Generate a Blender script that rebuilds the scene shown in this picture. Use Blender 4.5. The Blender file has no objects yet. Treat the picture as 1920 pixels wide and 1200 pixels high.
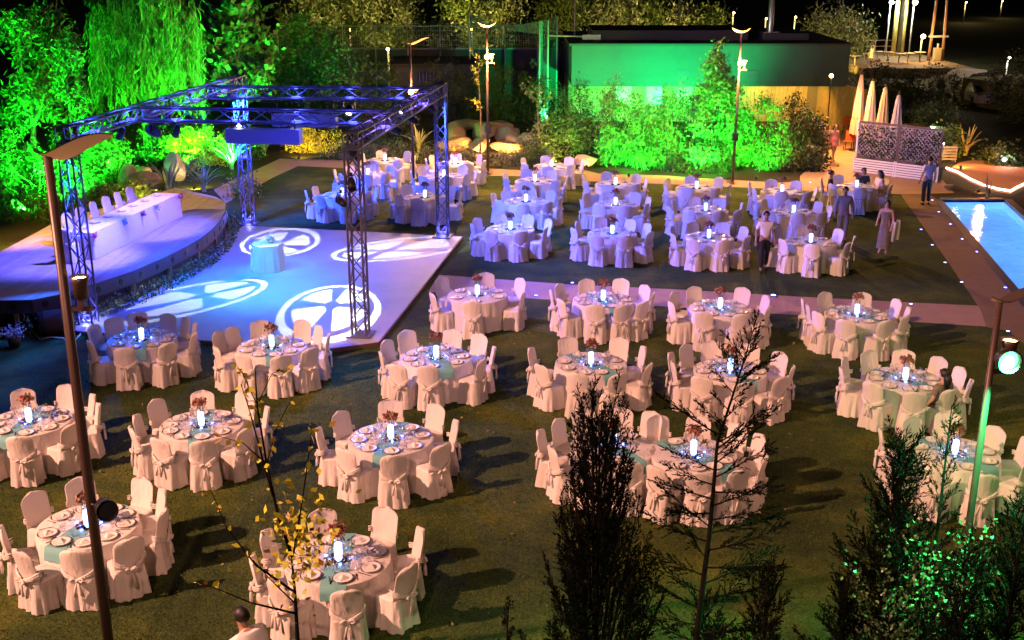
import bpy, bmesh, math, random
import numpy as np
from mathutils import Vector, Matrix, Euler
R = math.radians
PI = math.pi
random.seed(7)
rng = np.random.default_rng(11)
scene = bpy.context.scene
COL = scene.collection

# ------------------------------------------------------------------ camera, world, exposure
CAM_F, CAM_T, CAM_H = 2150.0, R(18.0), 9.05          # focal length in photo pixels, pitch, height
cam = bpy.data.cameras.new('camera'); cam_o = bpy.data.objects.new('camera', cam); COL.objects.link(cam_o)
cam_o.location = (0, 0, CAM_H); cam_o.rotation_euler = (PI / 2 - CAM_T, 0, 0)
cam.sensor_width = 36; cam.lens = CAM_F / 1920 * 36; cam.clip_start = .1; cam.clip_end = 3000
scene.camera = cam_o
scene.cycles.use_denoising = True
scene.cycles.max_bounces = 8; scene.cycles.transparent_max_bounces = 12
scene.cycles.sample_clamp_indirect = 6; scene.cycles.sample_clamp_direct = 0
scene.cycles.caustics_reflective = False; scene.cycles.caustics_refractive = False
vs = scene.view_settings
vs.view_transform = 'Standard'; vs.look = 'None'; vs.exposure = 0.32; vs.gamma = 1.0; vs.use_curve_mapping = False

world = bpy.data.worlds.new('World'); scene.world = world; world.use_nodes = True
wn = world.node_tree
sky = wn.nodes.new('ShaderNodeTexSky'); sky.sky_type = 'NISHITA'; sky.sun_disc = False
sky.sun_elevation = R(12); sky.sun_rotation = R(200)
hs = wn.nodes.new('ShaderNodeHueSaturation'); hs.inputs['Saturation'].default_value = .6
wn.links.new(sky.outputs[0], hs.inputs['Color'])
wn.links.new(hs.outputs[0], wn.nodes['Background'].inputs[0]); wn.nodes['Background'].inputs[1].default_value = 0.0006
sun = bpy.data.lights.new('moon', 'SUN'); sun.energy = .012; sun.angle = R(.5); sun.color = (.75, .85, 1)
sun_o = bpy.data.objects.new('moon', sun); COL.objects.link(sun_o); sun_o.rotation_euler = (R(60), 0, R(-160))

s_, c_ = math.sin(CAM_T), math.cos(CAM_T)
def gp(px, py, z=0.0):
    """photo pixel -> point on the horizontal plane at height z"""
    u = (px - 960) / CAM_F; v = (py - 600) / CAM_F
    d = Vector((u, c_ - v * s_, -(s_ + v * c_)))
    t = (z - CAM_H) / d.z
    return Vector((d.x * t, d.y * t, z))
def at(px, py, Y):
    """photo pixel -> point standing at distance Y"""
    u = (px - 960) / CAM_F; v = (py - 600) / CAM_F
    d = Vector((u, c_ - v * s_, -(s_ + v * c_)))
    t = Y / d.y
    return Vector((d.x * t, Y, CAM_H + d.z * t))

# ------------------------------------------------------------------ materials
MATS = {}
def mat(name, col=(.5, .5, .5), rough=.6, metal=0, emit=None, estr=0, bump=0, bscale=40, var=None, vscale=6,
        island=None, trans=0, ior=1.45, alpha=1, spec=.5, sheen=0, subsurf=0):
    if name in MATS: return MATS[name]
    m = bpy.data.materials.new(name); m.use_nodes = True; MATS[name] = m
    nt = m.node_tree; b = nt.nodes['Principled BSDF']
    b.inputs['Base Color'].default_value = (*col, 1); b.inputs['Roughness'].default_value = rough
    b.inputs['Metallic'].default_value = metal; b.inputs['IOR'].default_value = ior
    b.inputs['Transmission Weight'].default_value = trans; b.inputs['Alpha'].default_value = alpha
    b.inputs['Specular IOR Level'].default_value = spec
    if sheen: b.inputs['Sheen Weight'].default_value = sheen
    if emit: b.inputs['Emission Color'].default_value = (*emit, 1); b.inputs['Emission Strength'].default_value = estr
    tc = None
    if var or bump:
        tc = nt.nodes.new('ShaderNodeTexCoord')
    if island:
        g = nt.nodes.new('ShaderNodeNewGeometry'); r = nt.nodes.new('ShaderNodeValToRGB')
        n = len(island)
        while len(r.color_ramp.elements) < n: r.color_ramp.elements.new(.5)
        for i, cc in enumerate(island):
            r.color_ramp.elements[i].position = i / max(1, n - 1); r.color_ramp.elements[i].color = (*cc, 1)
        nt.links.new(g.outputs['Random Per Island'], r.inputs[0]); nt.links.new(r.outputs[0], b.inputs['Base Color'])
    elif var:
        no = nt.nodes.new('ShaderNodeTexNoise'); no.inputs['Scale'].default_value = vscale; no.inputs['Detail'].default_value = 6
        no.inputs['Roughness'].default_value = .65
        r = nt.nodes.new('ShaderNodeValToRGB'); r.color_ramp.elements[0].position = .3; r.color_ramp.elements[1].position = .72
        r.color_ramp.elements[0].color = (*col, 1); r.color_ramp.elements[1].color = (*var, 1)
        nt.links.new(tc.outputs['Object'], no.inputs['Vector']); nt.links.new(no.outputs[0], r.inputs[0])
        nt.links.new(r.outputs[0], b.inputs['Base Color'])
    if bump:
        nb = nt.nodes.new('ShaderNodeTexNoise'); nb.inputs['Scale'].default_value = bscale; nb.inputs['Detail'].default_value = 4
        bp = nt.nodes.new('ShaderNodeBump'); bp.inputs['Strength'].default_value = bump; bp.inputs['Distance'].default_value = .02
        nt.links.new(tc.outputs['Object'], nb.inputs['Vector']); nt.links.new(nb.outputs[0], bp.inputs['Height'])
        nt.links.new(bp.outputs[0], b.inputs['Normal'])
    return m

# ------------------------------------------------------------------ mesh builder
class MB:
    def __init__(self): self.v = []; self.f = []; self.sm = []
    def add(self, verts, faces, smooth=False):
        o = len(self.v); self.v += [tuple(p) for p in verts]
        for f in faces: self.f.append(tuple(i + o for i in f)); self.sm.append(smooth)
        return self
    def box(self, lo, hi, M=None):
        x0, y0, z0 = lo; x1, y1, z1 = hi
        vs_ = [Vector(p) for p in ((x0,y0,z0),(x1,y0,z0),(x1,y1,z0),(x0,y1,z0),(x0,y0,z1),(x1,y0,z1),(x1,y1,z1),(x0,y1,z1))]
        if M is not None: vs_ = [M @ p for p in vs_]
        return self.add(vs_, [(0,3,2,1),(4,5,6,7),(0,1,5,4),(1,2,6,5),(2,3,7,6),(3,0,4,7)])
    def tube(self, pts, rad, n=8, caps=True, smooth=True):
        pts = [Vector(p) for p in pts]
        if not hasattr(rad, '__len__'): rad = [rad] * len(pts)
        rings = []; up = Vector((0, 0, 1))
        prev = None
        for i, p in enumerate(pts):
            t = (pts[min(i + 1, len(pts) - 1)] - pts[max(i - 1, 0)])
            if t.length < 1e-9: t = Vector((0, 0, 1))
            t.normalize()
            if prev is None:
                a = t.cross(up) if abs(t.z) < .95 else t.cross(Vector((1, 0, 0)))
            else:
                a = prev - t * prev.dot(t)
                if a.length < 1e-6: a = t.cross(up)
            a.normalize(); b = t.cross(a); prev = a
            rings.append([p + (a * math.cos(2 * PI * k / n) + b * math.sin(2 * PI * k / n)) * rad[i] for k in range(n)])
        vv = [q for r in rings for q in r]; ff = []
        for i in range(len(pts) - 1):
            for k in range(n):
                ff.append((i * n + k, i * n + (k + 1) % n, (i + 1) * n + (k + 1) % n, (i + 1) * n + k))
        self.add(vv, ff, smooth)
        if caps:
            o = len(self.v) - len(vv)
            self.f.append(tuple(o + k for k in reversed(range(n)))); self.sm.append(False)
            self.f.append(tuple(o + (len(pts) - 1) * n + k for k in range(n))); self.sm.append(False)
        return self
    def lathe(self, prof, n=24, M=None, smooth=True, cap0=False, cap1=False):
        vv = []; ff = []
        for (r, z) in prof:
            for k in range(n):
                p = Vector((r * math.cos(2 * PI * k / n), r * math.sin(2 * PI * k / n), z))
                vv.append(M @ p if M is not None else p)
        for i in range(len(prof) - 1):
            for k in range(n):
                ff.append((i * n + k, i * n + (k + 1) % n, (i + 1) * n + (k + 1) % n, (i + 1) * n + k))
        self.add(vv, ff, smooth); o = len(self.v) - len(vv)
        if cap0: self.f.append(tuple(o + k for k in reversed(range(n)))); self.sm.append(False)
        if cap1: self.f.append(tuple(o + (len(prof) - 1) * n + k for k in range(n))); self.sm.append(False)
        return self
    def prism(self, poly, z0, z1, bottom=False):
        n = len(poly)
        vv = [(p[0], p[1], z0) for p in poly] + [(p[0], p[1], z1) for p in poly]
        ff = [tuple(n + i for i in range(n))] + [(i, (i + 1) % n, n + (i + 1) % n, n + i) for i in range(n)]
        if bottom: ff.append(tuple(reversed(range(n))))
        return self.add(vv, ff)
    def grid(self, fn, nu, nv, smooth=True, closed_u=False):
        vv = [fn(i, j) for j in range(nv) for i in range(nu)]; ff = []
        for j in range(nv - 1):
            for i in range(nu if closed_u else nu - 1):
                ff.append((j * nu + i, j * nu + (i + 1) % nu, (j + 1) * nu + (i + 1) % nu, (j + 1) * nu + i))
        return self.add(vv, ff, smooth)
    def mesh(self, name, m=None):
        me = bpy.data.meshes.new(name); me.from_pydata(self.v, [], self.f)
        me.polygons.foreach_set('use_smooth', self.sm); me.update()
        if m is not None: me.materials.append(m)
        return me
    def build(self, name, m=None, parent=None, loc=None, rz=0): return ob(name, self.mesh(name, m), parent, loc, rz)

def ob(name, data, parent=None, loc=None, rz=0):
    o = bpy.data.objects.new(name, data); COL.objects.link(o)
    if parent is not None: o.parent = parent
    if loc is not None: o.location = loc
    if rz: o.rotation_euler = (0, 0, rz)
    return o
def empty(name, loc=(0, 0, 0), rz=0, parent=None):
    o = ob(name, None, parent, loc, rz); o.empty_display_size = .1; return o
def tag(o, label=None, cat=None, group=None, kind=None):
    if label: o['label'] = label
    if cat: o['category'] = cat
    if group: o['group'] = group
    if kind: o['kind'] = kind
    return o
def thing(name, label, cat, loc=(0, 0, 0), rz=0, group=None):
    return tag(empty(name, loc, rz), label, cat, group)

def quads_mesh(name, V, F, m):
    """fast mesh from arrays V (n,3), F (k,4)"""
    me = bpy.data.meshes.new(name); V = np.asarray(V, dtype=np.float32); F = np.asarray(F, dtype=np.int32)
    me.vertices.add(len(V)); me.vertices.foreach_set('co', V.ravel())
    me.loops.add(F.size); me.loops.foreach_set('vertex_index', F.ravel())
    me.polygons.add(len(F)); me.polygons.foreach_set('loop_start', np.arange(0, F.size, 4, dtype=np.int32))
    me.update(calc_edges=True); me.materials.append(m); return me
def unit(a): return a / (np.linalg.norm(a, axis=1, keepdims=True) + 1e-9)
def leaves(name, P, size, m, aspect=.5, axis=None, spread=1.0, jitter=.35):
    """leaf-shaped quads at points P; axis: preferred leaf direction"""
    P = np.asarray(P); n = len(P)
    a = rng.normal(size=(n, 3))
    if axis is not None: a = a * spread + np.asarray(axis)
    a = unit(a); b = unit(np.cross(a, rng.normal(size=(n, 3)))); nn = np.cross(a, b)
    L = size * (1 + jitter * rng.uniform(-1, 1, size=(n, 1))); W = L * aspect * .5
    V = np.empty((n, 4, 3)); V[:, 0] = P; V[:, 1] = P + a * L * .45 + b * W + nn * L * .08
    V[:, 2] = P + a * L; V[:, 3] = P + a * L * .45 - b * W + nn * L * .08
    F = np.arange(n * 4).reshape(n, 4)
    return quads_mesh(name, V.reshape(-1, 3), F, m)
def clump_points(blobs, n, nclump, cr):
    """points in clumps spread through ellipsoids (centre, radii)"""
    w = np.array([b[1][0] * b[1][1] * b[1][2] for b in blobs]); w = w ** .8; w = w / w.sum()
    idx = rng.choice(len(blobs), size=nclump, p=w)
    d = unit(rng.normal(size=(nclump, 3))); rr = rng.uniform(.25, 1, size=(nclump, 1)) ** .5
    C = np.array([blobs[i][0] for i in idx]) + d * rr * np.array([blobs[i][1] for i in idx])
    ci = rng.integers(0, nclump, size=n)
    sz = rng.uniform(.5, 1.4, size=(nclump, 1)) * cr
    return C[ci] + rng.normal(size=(n, 3)) * sz[ci] * .55, C

def aim(o, target):
    d = Vector(target) - o.location
    o.rotation_euler = d.to_track_quat('-Z', 'Y').to_euler()
def spot(loc, target, power, color, angle=60, blend=.5, size=.12, name='spot_lamp', parent=None):
    l = bpy.data.lights.new(name, 'SPOT'); l.energy = power; l.color = color; l.spot_size = R(angle); l.spot_blend = blend
    l.shadow_soft_size = size
    o = bpy.data.objects.new(name, l); COL.objects.link(o); o.location = loc; aim(o, target); return o
def point(loc, power, color, size=.05, name='point_lamp'):
    l = bpy.data.lights.new(name, 'POINT'); l.energy = power; l.color = color; l.shadow_soft_size = size
    o = bpy.data.objects.new(name, l); COL.objects.link(o); o.location = loc; return o

def cloth_mat(name, col):
    m = mat(name, col, .92, sheen=.1, spec=.2); nt = m.node_tree; b = nt.nodes['Principled BSDF']
    tc = nt.nodes.new('ShaderNodeTexCoord'); oi = nt.nodes.new('ShaderNodeObjectInfo'); ad = nt.nodes.new('ShaderNodeVectorMath'); ad.operation = 'ADD'
    mu = nt.nodes.new('ShaderNodeMath'); mu.operation = 'MULTIPLY'; mu.inputs[1].default_value = 57; nt.links.new(oi.outputs['Random'], mu.inputs[0])
    nt.links.new(tc.outputs['Object'], ad.inputs[0]); nt.links.new(mu.outputs[0], ad.inputs[1])
    def noise(sc, det, dist=0, stretch=None):
        n = nt.nodes.new('ShaderNodeTexNoise'); n.inputs['Scale'].default_value = sc; n.inputs['Detail'].default_value = det; n.inputs['Distortion'].default_value = dist
        if stretch:
            mp = nt.nodes.new('ShaderNodeMapping'); mp.inputs['Scale'].default_value = stretch; nt.links.new(ad.outputs[0], mp.inputs[0]); nt.links.new(mp.outputs[0], n.inputs['Vector'])
        else: nt.links.new(ad.outputs[0], n.inputs['Vector'])
        return n.outputs[0]
    bp1 = nt.nodes.new('ShaderNodeBump'); bp1.inputs['Strength'].default_value = .5; bp1.inputs['Distance'].default_value = .05; nt.links.new(noise(7, 3, 1.2, (1, 1, .35)), bp1.inputs['Height'])
    bp2 = nt.nodes.new('ShaderNodeBump'); bp2.inputs['Strength'].default_value = .35; bp2.inputs['Distance'].default_value = .012; nt.links.new(noise(26, 4, .8), bp2.inputs['Height']); nt.links.new(bp1.outputs[0], bp2.inputs['Normal']); nt.links.new(bp2.outputs[0], b.inputs['Normal'])
    hs = nt.nodes.new('ShaderNodeHueSaturation'); hs.inputs['Color'].default_value = (*col, 1); mr = nt.nodes.new('ShaderNodeMapRange'); mr.inputs['To Min'].default_value = .84; mr.inputs['To Max'].default_value = 1.04
    nt.links.new(oi.outputs['Random'], mr.inputs[0]); nt.links.new(mr.outputs[0], hs.inputs['Value']); nt.links.new(hs.outputs[0], b.inputs['Base Color'])
    trl = nt.nodes.new('ShaderNodeBsdfTranslucent'); trl.inputs[0].default_value = (*col, 1); mxs = nt.nodes.new('ShaderNodeMixShader'); mxs.inputs[0].default_value = .14; om = nt.nodes['Material Output']
    nt.links.new(b.outputs[0], mxs.inputs[1]); nt.links.new(trl.outputs[0], mxs.inputs[2]); nt.links.new(mxs.outputs[0], om.inputs[0]); return m
# ------------------------------------------------------------------ procedural ground materials
def ground_mat(name, ramp, scale=3.0, fine=60.0, rough=.95, bump=.3, spec=.2, finemix=.5):
    m = bpy.data.materials.new(name); m.use_nodes = True; MATS[name] = m; nt = m.node_tree; b = nt.nodes['Principled BSDF']
    b.inputs['Roughness'].default_value = rough; b.inputs['Specular IOR Level'].default_value = spec
    tc = nt.nodes.new('ShaderNodeTexCoord')
    n1 = nt.nodes.new('ShaderNodeTexNoise'); n1.inputs['Scale'].default_value = scale; n1.inputs['Detail'].default_value = 8; n1.inputs['Roughness'].default_value = .7
    n2 = nt.nodes.new('ShaderNodeTexNoise'); n2.inputs['Scale'].default_value = fine; n2.inputs['Detail'].default_value = 4
    mx = nt.nodes.new('ShaderNodeMix'); mx.data_type = 'FLOAT'; mx.inputs[0].default_value = finemix
    for n in (n1, n2): nt.links.new(tc.outputs['Object'], n.inputs['Vector'])
    nt.links.new(n1.outputs[0], mx.inputs[2]); nt.links.new(n2.outputs[0], mx.inputs[3])
    r = nt.nodes.new('ShaderNodeValToRGB')
    while len(r.color_ramp.elements) < len(ramp): r.color_ramp.elements.new(.5)
    for i, (p, cc) in enumerate(ramp): r.color_ramp.elements[i].position = p; r.color_ramp.elements[i].color = (*cc, 1)
    nt.links.new(mx.outputs[0], r.inputs[0]); nt.links.new(r.outputs[0], b.inputs['Base Color'])
    bp = nt.nodes.new('ShaderNodeBump'); bp.inputs['Strength'].default_value = bump; bp.inputs['Distance'].default_value = .03
    nt.links.new(n2.outputs[0], bp.inputs['Height']); nt.links.new(bp.outputs[0], b.inputs['Normal'])
    return m
M_EARTH = ground_mat('earth', [(.3, (.018, .016, .01)), (.7, (.05, .05, .025))], .8, 12)
M_LAWN = ground_mat('lawn_grass', [(.36, (.008, .017, .008)), (.5, (.036, .060, .013)), (.63, (.115, .125, .018))], .36, 30, bump=.8, finemix=.36)
M_PATH = ground_mat('path_stone', [(.3, (.30, .185, .13)), (.7, (.45, .30, .215))], 2.5, 30, .8)
M_DECKPAVE = ground_mat('pool_paving', [(.3, (.15, .095, .06)), (.7, (.27, .18, .12))], 2.0, 25, .75)
M_FLOOR = ground_mat('dance_floor', [(.25, (.30, .31, .34)), (.75, (.47, .47, .50))], 1.1, 50, .5, .08, .4, .35)
M_WHITE = cloth_mat('white_cloth', (.78, .74, .70))
M_COVER = cloth_mat('chair_cover_cloth', (.77, .72, .68))
M_BLACK = mat('black_metal', (.02, .02, .022), .45, .3)
M_TRUSS = mat('truss_metal', (.11, .105, .14), .45, .2)
M_DARKWOOD = mat('dark_wood', (.05, .03, .018), .6, var=(.1, .06, .035), vscale=12)

# ------------------------------------------------------------------ terrain with an opening for the pool
POOL = [Vector((12.55, 22.0)), Vector((14.95, 22.0)), Vector((18.55, 42.5)), Vector((16.2, 42.5))]
OUT = [(-900, -200), (900, -200), (900, 1800), (-900, 1800)]
g = MB()
vv = [(*p, -.02) for p in OUT] + [(p.x, p.y, -.02) for p in POOL]
g.add(vv, [(0, 1, 5, 4), (1, 2, 6, 5), (2, 3, 7, 6), (3, 0, 4, 7)])
tag(g.build('terrain', M_EARTH), kind='structure')

def sheet(name, pts, z, m, th=.0):
    b = MB(); n = len(pts)
    b.add([(p[0], p[1], z) for p in pts], [tuple(range(n))])
    if th: b.add([(p[0], p[1], z) for p in pts] + [(p[0], p[1], z - th) for p in pts], [(i, n + i, n + (i + 1) % n, (i + 1) % n) for i in range(n)])
    o = b.build(name, m); tag(o, kind='structure')
    me = o.data; bm = bmesh.new(); bm.from_mesh(me); bmesh.ops.recalc_face_normals(bm, faces=bm.faces)
    if [f for f in bm.faces if len(f.verts) == n][0].normal.z < 0: bmesh.ops.reverse_faces(bm, faces=bm.faces)
    bmesh.ops.triangulate(bm, faces=[f for f in bm.faces if len(f.verts) > 4]); bm.to_mesh(me); bm.free()
    return o
P = lambda *a: [gp(x, y) for x, y in a]
LAWN_BACK_EDGE = P((423, 381), (513, 332), (559, 311), (646, 315), (808, 321), (900, 329), (985, 330), (1089, 339), (1256, 345), (1371, 350), (1533, 358), (1690, 365))
POOL_EDGE_R = P((1690, 365), (1765, 472), (1838, 578))
sheet('lawn', [Vector((-30, 4, 0)), Vector((12.3, 4, 0)), Vector((12.3, 27, 0))] + list(reversed(POOL_EDGE_R)) + list(reversed(LAWN_BACK_EDGE)) + [gp(380, 420), Vector((-14, 36, 0)), Vector((-30, 36, 0))], -.010, M_LAWN)
PU = P((823, 515), (1053, 532), (1280, 543), (1500, 556), (1710, 567), (1840, 573))
PL = P((803, 547), (973, 558), (1223, 573), (1440, 587), (1707, 603), (1850, 612))
sheet('cross_path', PU + list(reversed(PL)), -.004, M_PATH)
BO = P((400, 355), (525, 297), (646, 300), (808, 308), (900, 315), (985, 319), (1089, 317), (1122, 325), (1256, 329), (1304, 333), (1458, 342), (1500, 340))
sheet('back_path', LAWN_BACK_EDGE[:-1] + list(reversed(BO)) , -.0065, M_PATH)
sheet('passage_paving', P((1500, 348), (1533, 357), (1690, 364), (1790, 362), (1768, 338), (1606, 318), (1606, 240), (1590, 215), (1560, 196), (1520, 196), (1535, 250), (1533, 300), (1500, 330)), -.003, mat('warm_paving', (.40, .24, .15), .8, var=(.50, .32, .21), vscale=1.5))
sheet('pool_deck', [gp(1690, 366), gp(1765, 473), gp(1838, 579), gp(1850, 613), Vector((12.3, 27, 0)), Vector((12.3, 21, 0)), Vector((12.45, 21.5, 0))] + [Vector((p.x - .12, p.y, 0)) for p in (POOL[0], POOL[3])] + [Vector((16.08, 43.2, 0)), gp(1700, 352)], -.0035, M_DECKPAVE)

# ------------------------------------------------------------------ pool
M_TILE = mat('pool_tile', (.42, .62, .78), .35, var=(.62, .78, .9), vscale=1.2)
def rectb(poly, z0, z1):
    b = MB(); n = len(poly); vv = [(p.x, p.y, z1) for p in poly] + [(p.x, p.y, z0) for p in poly]
    b.add(vv, [(i, n + i, n + (i + 1) % n, (i + 1) % n) for i in range(n)] + [tuple(n + i for i in range(n))]); return b
pb = rectb(POOL, -1.3, -.02).build('pool_basin', M_TILE); tag(pb, kind='structure')
wm = bpy.data.materials.new('pool_water'); wm.use_nodes = True; nt = wm.node_tree; b = nt.nodes['Principled BSDF']
b.inputs['Base Color'].default_value = (.75, .92, 1, 1); b.inputs['Transmission Weight'].default_value = 1; b.inputs['Roughness'].default_value = .08; b.inputs['IOR'].default_value = 1.33
tcn = nt.nodes.new('ShaderNodeTexCoord'); nz = nt.nodes.new('ShaderNodeTexNoise'); nz.inputs['Scale'].default_value = 2.2; nz.inputs['Detail'].default_value = 3
bpn = nt.nodes.new('ShaderNodeBump'); bpn.inputs['Strength'].default_value = .22; bpn.inputs['Distance'].default_value = .12
nt.links.new(tcn.outputs['Object'], nz.inputs['Vector']); nt.links.new(nz.outputs[0], bpn.inputs['Height']); nt.links.new(bpn.outputs[0], b.inputs['Normal'])
wb = MB(); wb.add([(p.x, p.y, -.09) for p in POOL], [(0, 1, 2, 3)])
tag(wb.build('pool_water', wm), kind='structure')
cop = MB()
cx = sum((p for p in POOL), Vector((0, 0))) / 4
for i in range(4):
    a, d = POOL[i], POOL[(i + 1) % 4]; n_ = Vector(((d - a).y, -(d - a).x)).normalized()
    cop.add([(a.x, a.y, .03), (d.x, d.y, .03), (d.x + n_.x * .28, d.y + n_.y * .28, .03), (a.x + n_.x * .28, a.y + n_.y * .28, .03),
             (a.x, a.y, -.1), (d.x, d.y, -.1), (d.x + n_.x * .28, d.y + n_.y * .28, -.03), (a.x + n_.x * .28, a.y + n_.y * .28, -.03)], [(0, 3, 2, 1), (0, 1, 5, 4), (3, 7, 6, 2)])
tag(cop.build('pool_coping', mat('coping', (.06, .055, .06), .5)), kind='structure')

# ------------------------------------------------------------------ dance floor
FLOOR = [(-9.1, 38.0), (-1.65, 36.4), (-3.2, 25.9), (-4.4, 25.4), (-10.5, 26.7), (-11.5, 27.0), (-10.4, 30.3), (-9.9, 33), (-9.3, 35.5)]
fo = sheet('dance_floor', FLOOR, .08, M_FLOOR, .11)
eb = MB()
for i in (0, 1, 2, 3, 4):
    a = Vector(FLOOR[i]); d = Vector(FLOOR[(i + 1) % len(FLOOR)]); t = (d - a).normalized(); n_ = Vector((-t.y, t.x))
    if i == 0: pass
    eb.add([(*(a + n_ * .004), .083), (*(d + n_ * .004), .083), (*(d + n_ * .05), .083), (*(a + n_ * .05), .083), (*(a + n_ * .004), -.02), (*(d + n_ * .004), -.02), (*(d + n_ * .05), -.02), (*(a + n_ * .05), -.02)],
           [(0, 1, 2, 3), (0, 4, 5, 1), (3, 2, 6, 7), (0, 3, 7, 4), (1, 5, 6, 2)])
eb.build('floor_edging', mat('edging', (.10, .05, .04), .6), fo)

# ------------------------------------------------------------------ stage
ZS = .9
front = [gp(x, y, ZS) for x, y in ((-160, 563), (0, 563), (60, 562), (111, 552), (184, 530), (250, 508), (307, 483), (345, 464), (378, 446), (400, 428), (413, 413), (422, 396), (424, 380))]
b0, b1 = gp(60, 440, ZS), gp(110, 413, ZS); bd = (b1 - b0).normalized()
back_r = gp(330, 352, ZS); back_l = b0 - bd * 9
OUTL = [Vector((p.x, p.y)) for p in front] + [Vector((gp(405, 369, ZS)).xy), Vector(back_r.xy), Vector(b1.xy), Vector(b0.xy), Vector(back_l.xy), Vector((front[0].x - .5, front[0].y + 2))]
def clip(poly, n, d):            # keep n.p <= d
    out = []
    for i in range(len(poly)):
        a, b_ = poly[i], poly[(i + 1) % len(poly)]; da, db = n.dot(a) - d, n.dot(b_) - d
        if da <= 0: out.append(a)
        if (da < 0 < db) or (db < 0 < da): out.append(a + (b_ - a) * (da / (da - db)))
    return out
M_PLANK = mat('stage_plank', (.36, .29, .24), .55, var=(.48, .40, .34), vscale=2.2, bump=.1, bscale=8)
M_PLANK2 = mat('stage_plank_dark', (.31, .25, .21), .55, var=(.42, .35, .30), vscale=2.6, bump=.1, bscale=8)
stage = empty('stage', (0, 0, 0)); tag(stage, kind='structure')
pd = Vector(bd.xy); pn = Vector((pd.y, -pd.x))
ds = [pn.dot(p) for p in OUTL]; k = 0; d0 = min(ds)
while d0 < max(ds):
    w = .145
    pl = clip(clip(OUTL, pn, d0 + w - .007), -pn, -d0)
    if len(pl) >= 3:
        b = MB(); b.prism([(p.x, p.y) for p in pl], ZS - .04, ZS + random.uniform(-.002, .002)); o = b.build('plank', random.choice((M_PLANK, M_PLANK, M_PLANK2)), stage)
        bm = bmesh.new(); bm.from_mesh(o.data); bmesh.ops.recalc_face_normals(bm, faces=bm.faces); bm.to_mesh(o.data); bm.free()
    d0 += w
M_FASC = mat('stage_fascia', (.05, .05, .085), .5)
def off(pts, d):
    r = []
    for i, p in enumerate(pts):
        t = (pts[min(i + 1, len(pts) - 1)] - pts[max(i - 1, 0)]); t = Vector((t.x, t.y)).normalized(); r.append(Vector((p.x + t.y * d, p.y - t.x * d)))
    return r
fo1, fo0, fsk = off(front, .04), off(front, .002), off(front, -.10)
fb = MB()
for i in range(len(front) - 1):
    a, d = fo1[i], fo1[i + 1]; a0, d0_ = fo0[i], fo0[i + 1]
    fb.add([(*a, ZS - .34), (*d, ZS - .34), (*d, ZS + .004), (*a, ZS + .004), (*a0, ZS - .34), (*d0_, ZS - .34), (*d0_, ZS + .004), (*a0, ZS + .004)], [(0, 1, 2, 3), (3, 2, 6, 7), (0, 4, 5, 1)], False)
fb.build('fascia', M_FASC, stage)
sb = MB()
for i in range(len(front) - 1): sb.add([(*fsk[i], 0), (*fsk[i + 1], 0), (*fsk[i + 1], ZS - .05), (*fsk[i], ZS - .05)], [(0, 1, 2, 3)])
e0, e1 = front[-1], back_r
sb.add([(e0.x - .03, e0.y, 0), (e1.x, e1.y, 0), (e1.x, e1.y, ZS - .05), (e0.x - .03, e0.y, ZS - .05)], [(0, 1, 2, 3)])
sb.add([(back_r.x, back_r.y, 0), (b0.x, b0.y, 0), (b0.x, b0.y, ZS - .05), (back_r.x, back_r.y, ZS - .05)], [(0, 1, 2, 3)])
sb.build('skirting', mat('skirting', (.03, .03, .035), .8), stage)
# lamps let into the fascia, posts below it, plants in front of the skirting
seg = [(fo1[i + 1] - fo1[i]).length for i in range(len(fo1) - 1)]; tot = sum(seg)
def along(pts, s):
    for i in range(len(pts) - 1):
        L = (pts[i + 1] - pts[i]).length
        if s <= L or i == len(pts) - 2:
            t = (pts[i + 1] - pts[i]).normalized(); return pts[i] + t * s, t
        s -= L
M_LAMPD = mat('recess_black', (.008, .008, .01), .3)
fo2 = off(front, .045)
s = 1.6
lampme = None
while s < tot:
    p, t = along(fo2, s); n3 = Vector((t.y, -t.x, 0))
    if lampme is None:
        q = MB(); q.lathe([(.085, -.02), (.085, .010), (.07, .014)], 14, cap1=True); lampme = q.mesh('recessed_lamp', M_LAMPD)
    o = ob('recessed_lamp', lampme, stage, (p.x, p.y, ZS - .16)); o.rotation_euler = n3.to_track_quat('Z', 'Y').to_euler(); s += .78
s = 2.4
while s < tot:
    p, t = along(off(front, -.03), s); M = Matrix.Translation((p.x, p.y, 0)) @ Matrix.Rotation(math.atan2(t.y, t.x), 4, 'Z')
    MB().box((-.05, -.04, 0), (.05, .04, ZS - .345), M).build('post', mat('post_wood', (.2, .14, .1), .6), stage); s += 1.75
M_IVY = mat('bed_leaf', (.1, .14, .06), .5, island=[(.05, .09, .03), (.12, .17, .07), (.2, .24, .13)], spec=.4)
pts = []
for i in range(2600):
    s = random.uniform(2.6, tot + .5); p, t = along(off(front, .12), min(s, tot - .01)); n3 = Vector((t.y, -t.x))
    if s > tot: p = p + t * (s - tot)
    h = random.uniform(.02, .56) ; w_ = random.uniform(0, .22)
    pts.append((p.x + n3.x * w_, p.y + n3.y * w_, h * (1 - .3 * random.random())))
o = ob('skirting_plants', leaves('skirting_plants', pts, .1, M_IVY, .4, (0, 0, .8))); tag(o, 'low leafy plants growing along the curved stage front', 'plants', kind='stuff')
# timber steps at the left end of the stage
st = thing('stage_steps', 'wooden steps up to the stage at the left picture edge', 'steps')
sl = gp(-30, 600, .45)
for i in range(3):
    z1 = .24 + .22 * i; y0 = 27.6 + .32 * i
    MB().box((-14.6, y0, 0), (-13.15, y0 + .36, z1 - .04)).build('riser', M_DARKWOOD, st)
    MB().box((-14.65, y0 - .03, z1 - .04), (-13.1, y0 + .33, z1)).build('tread', M_PLANK, st)

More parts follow.
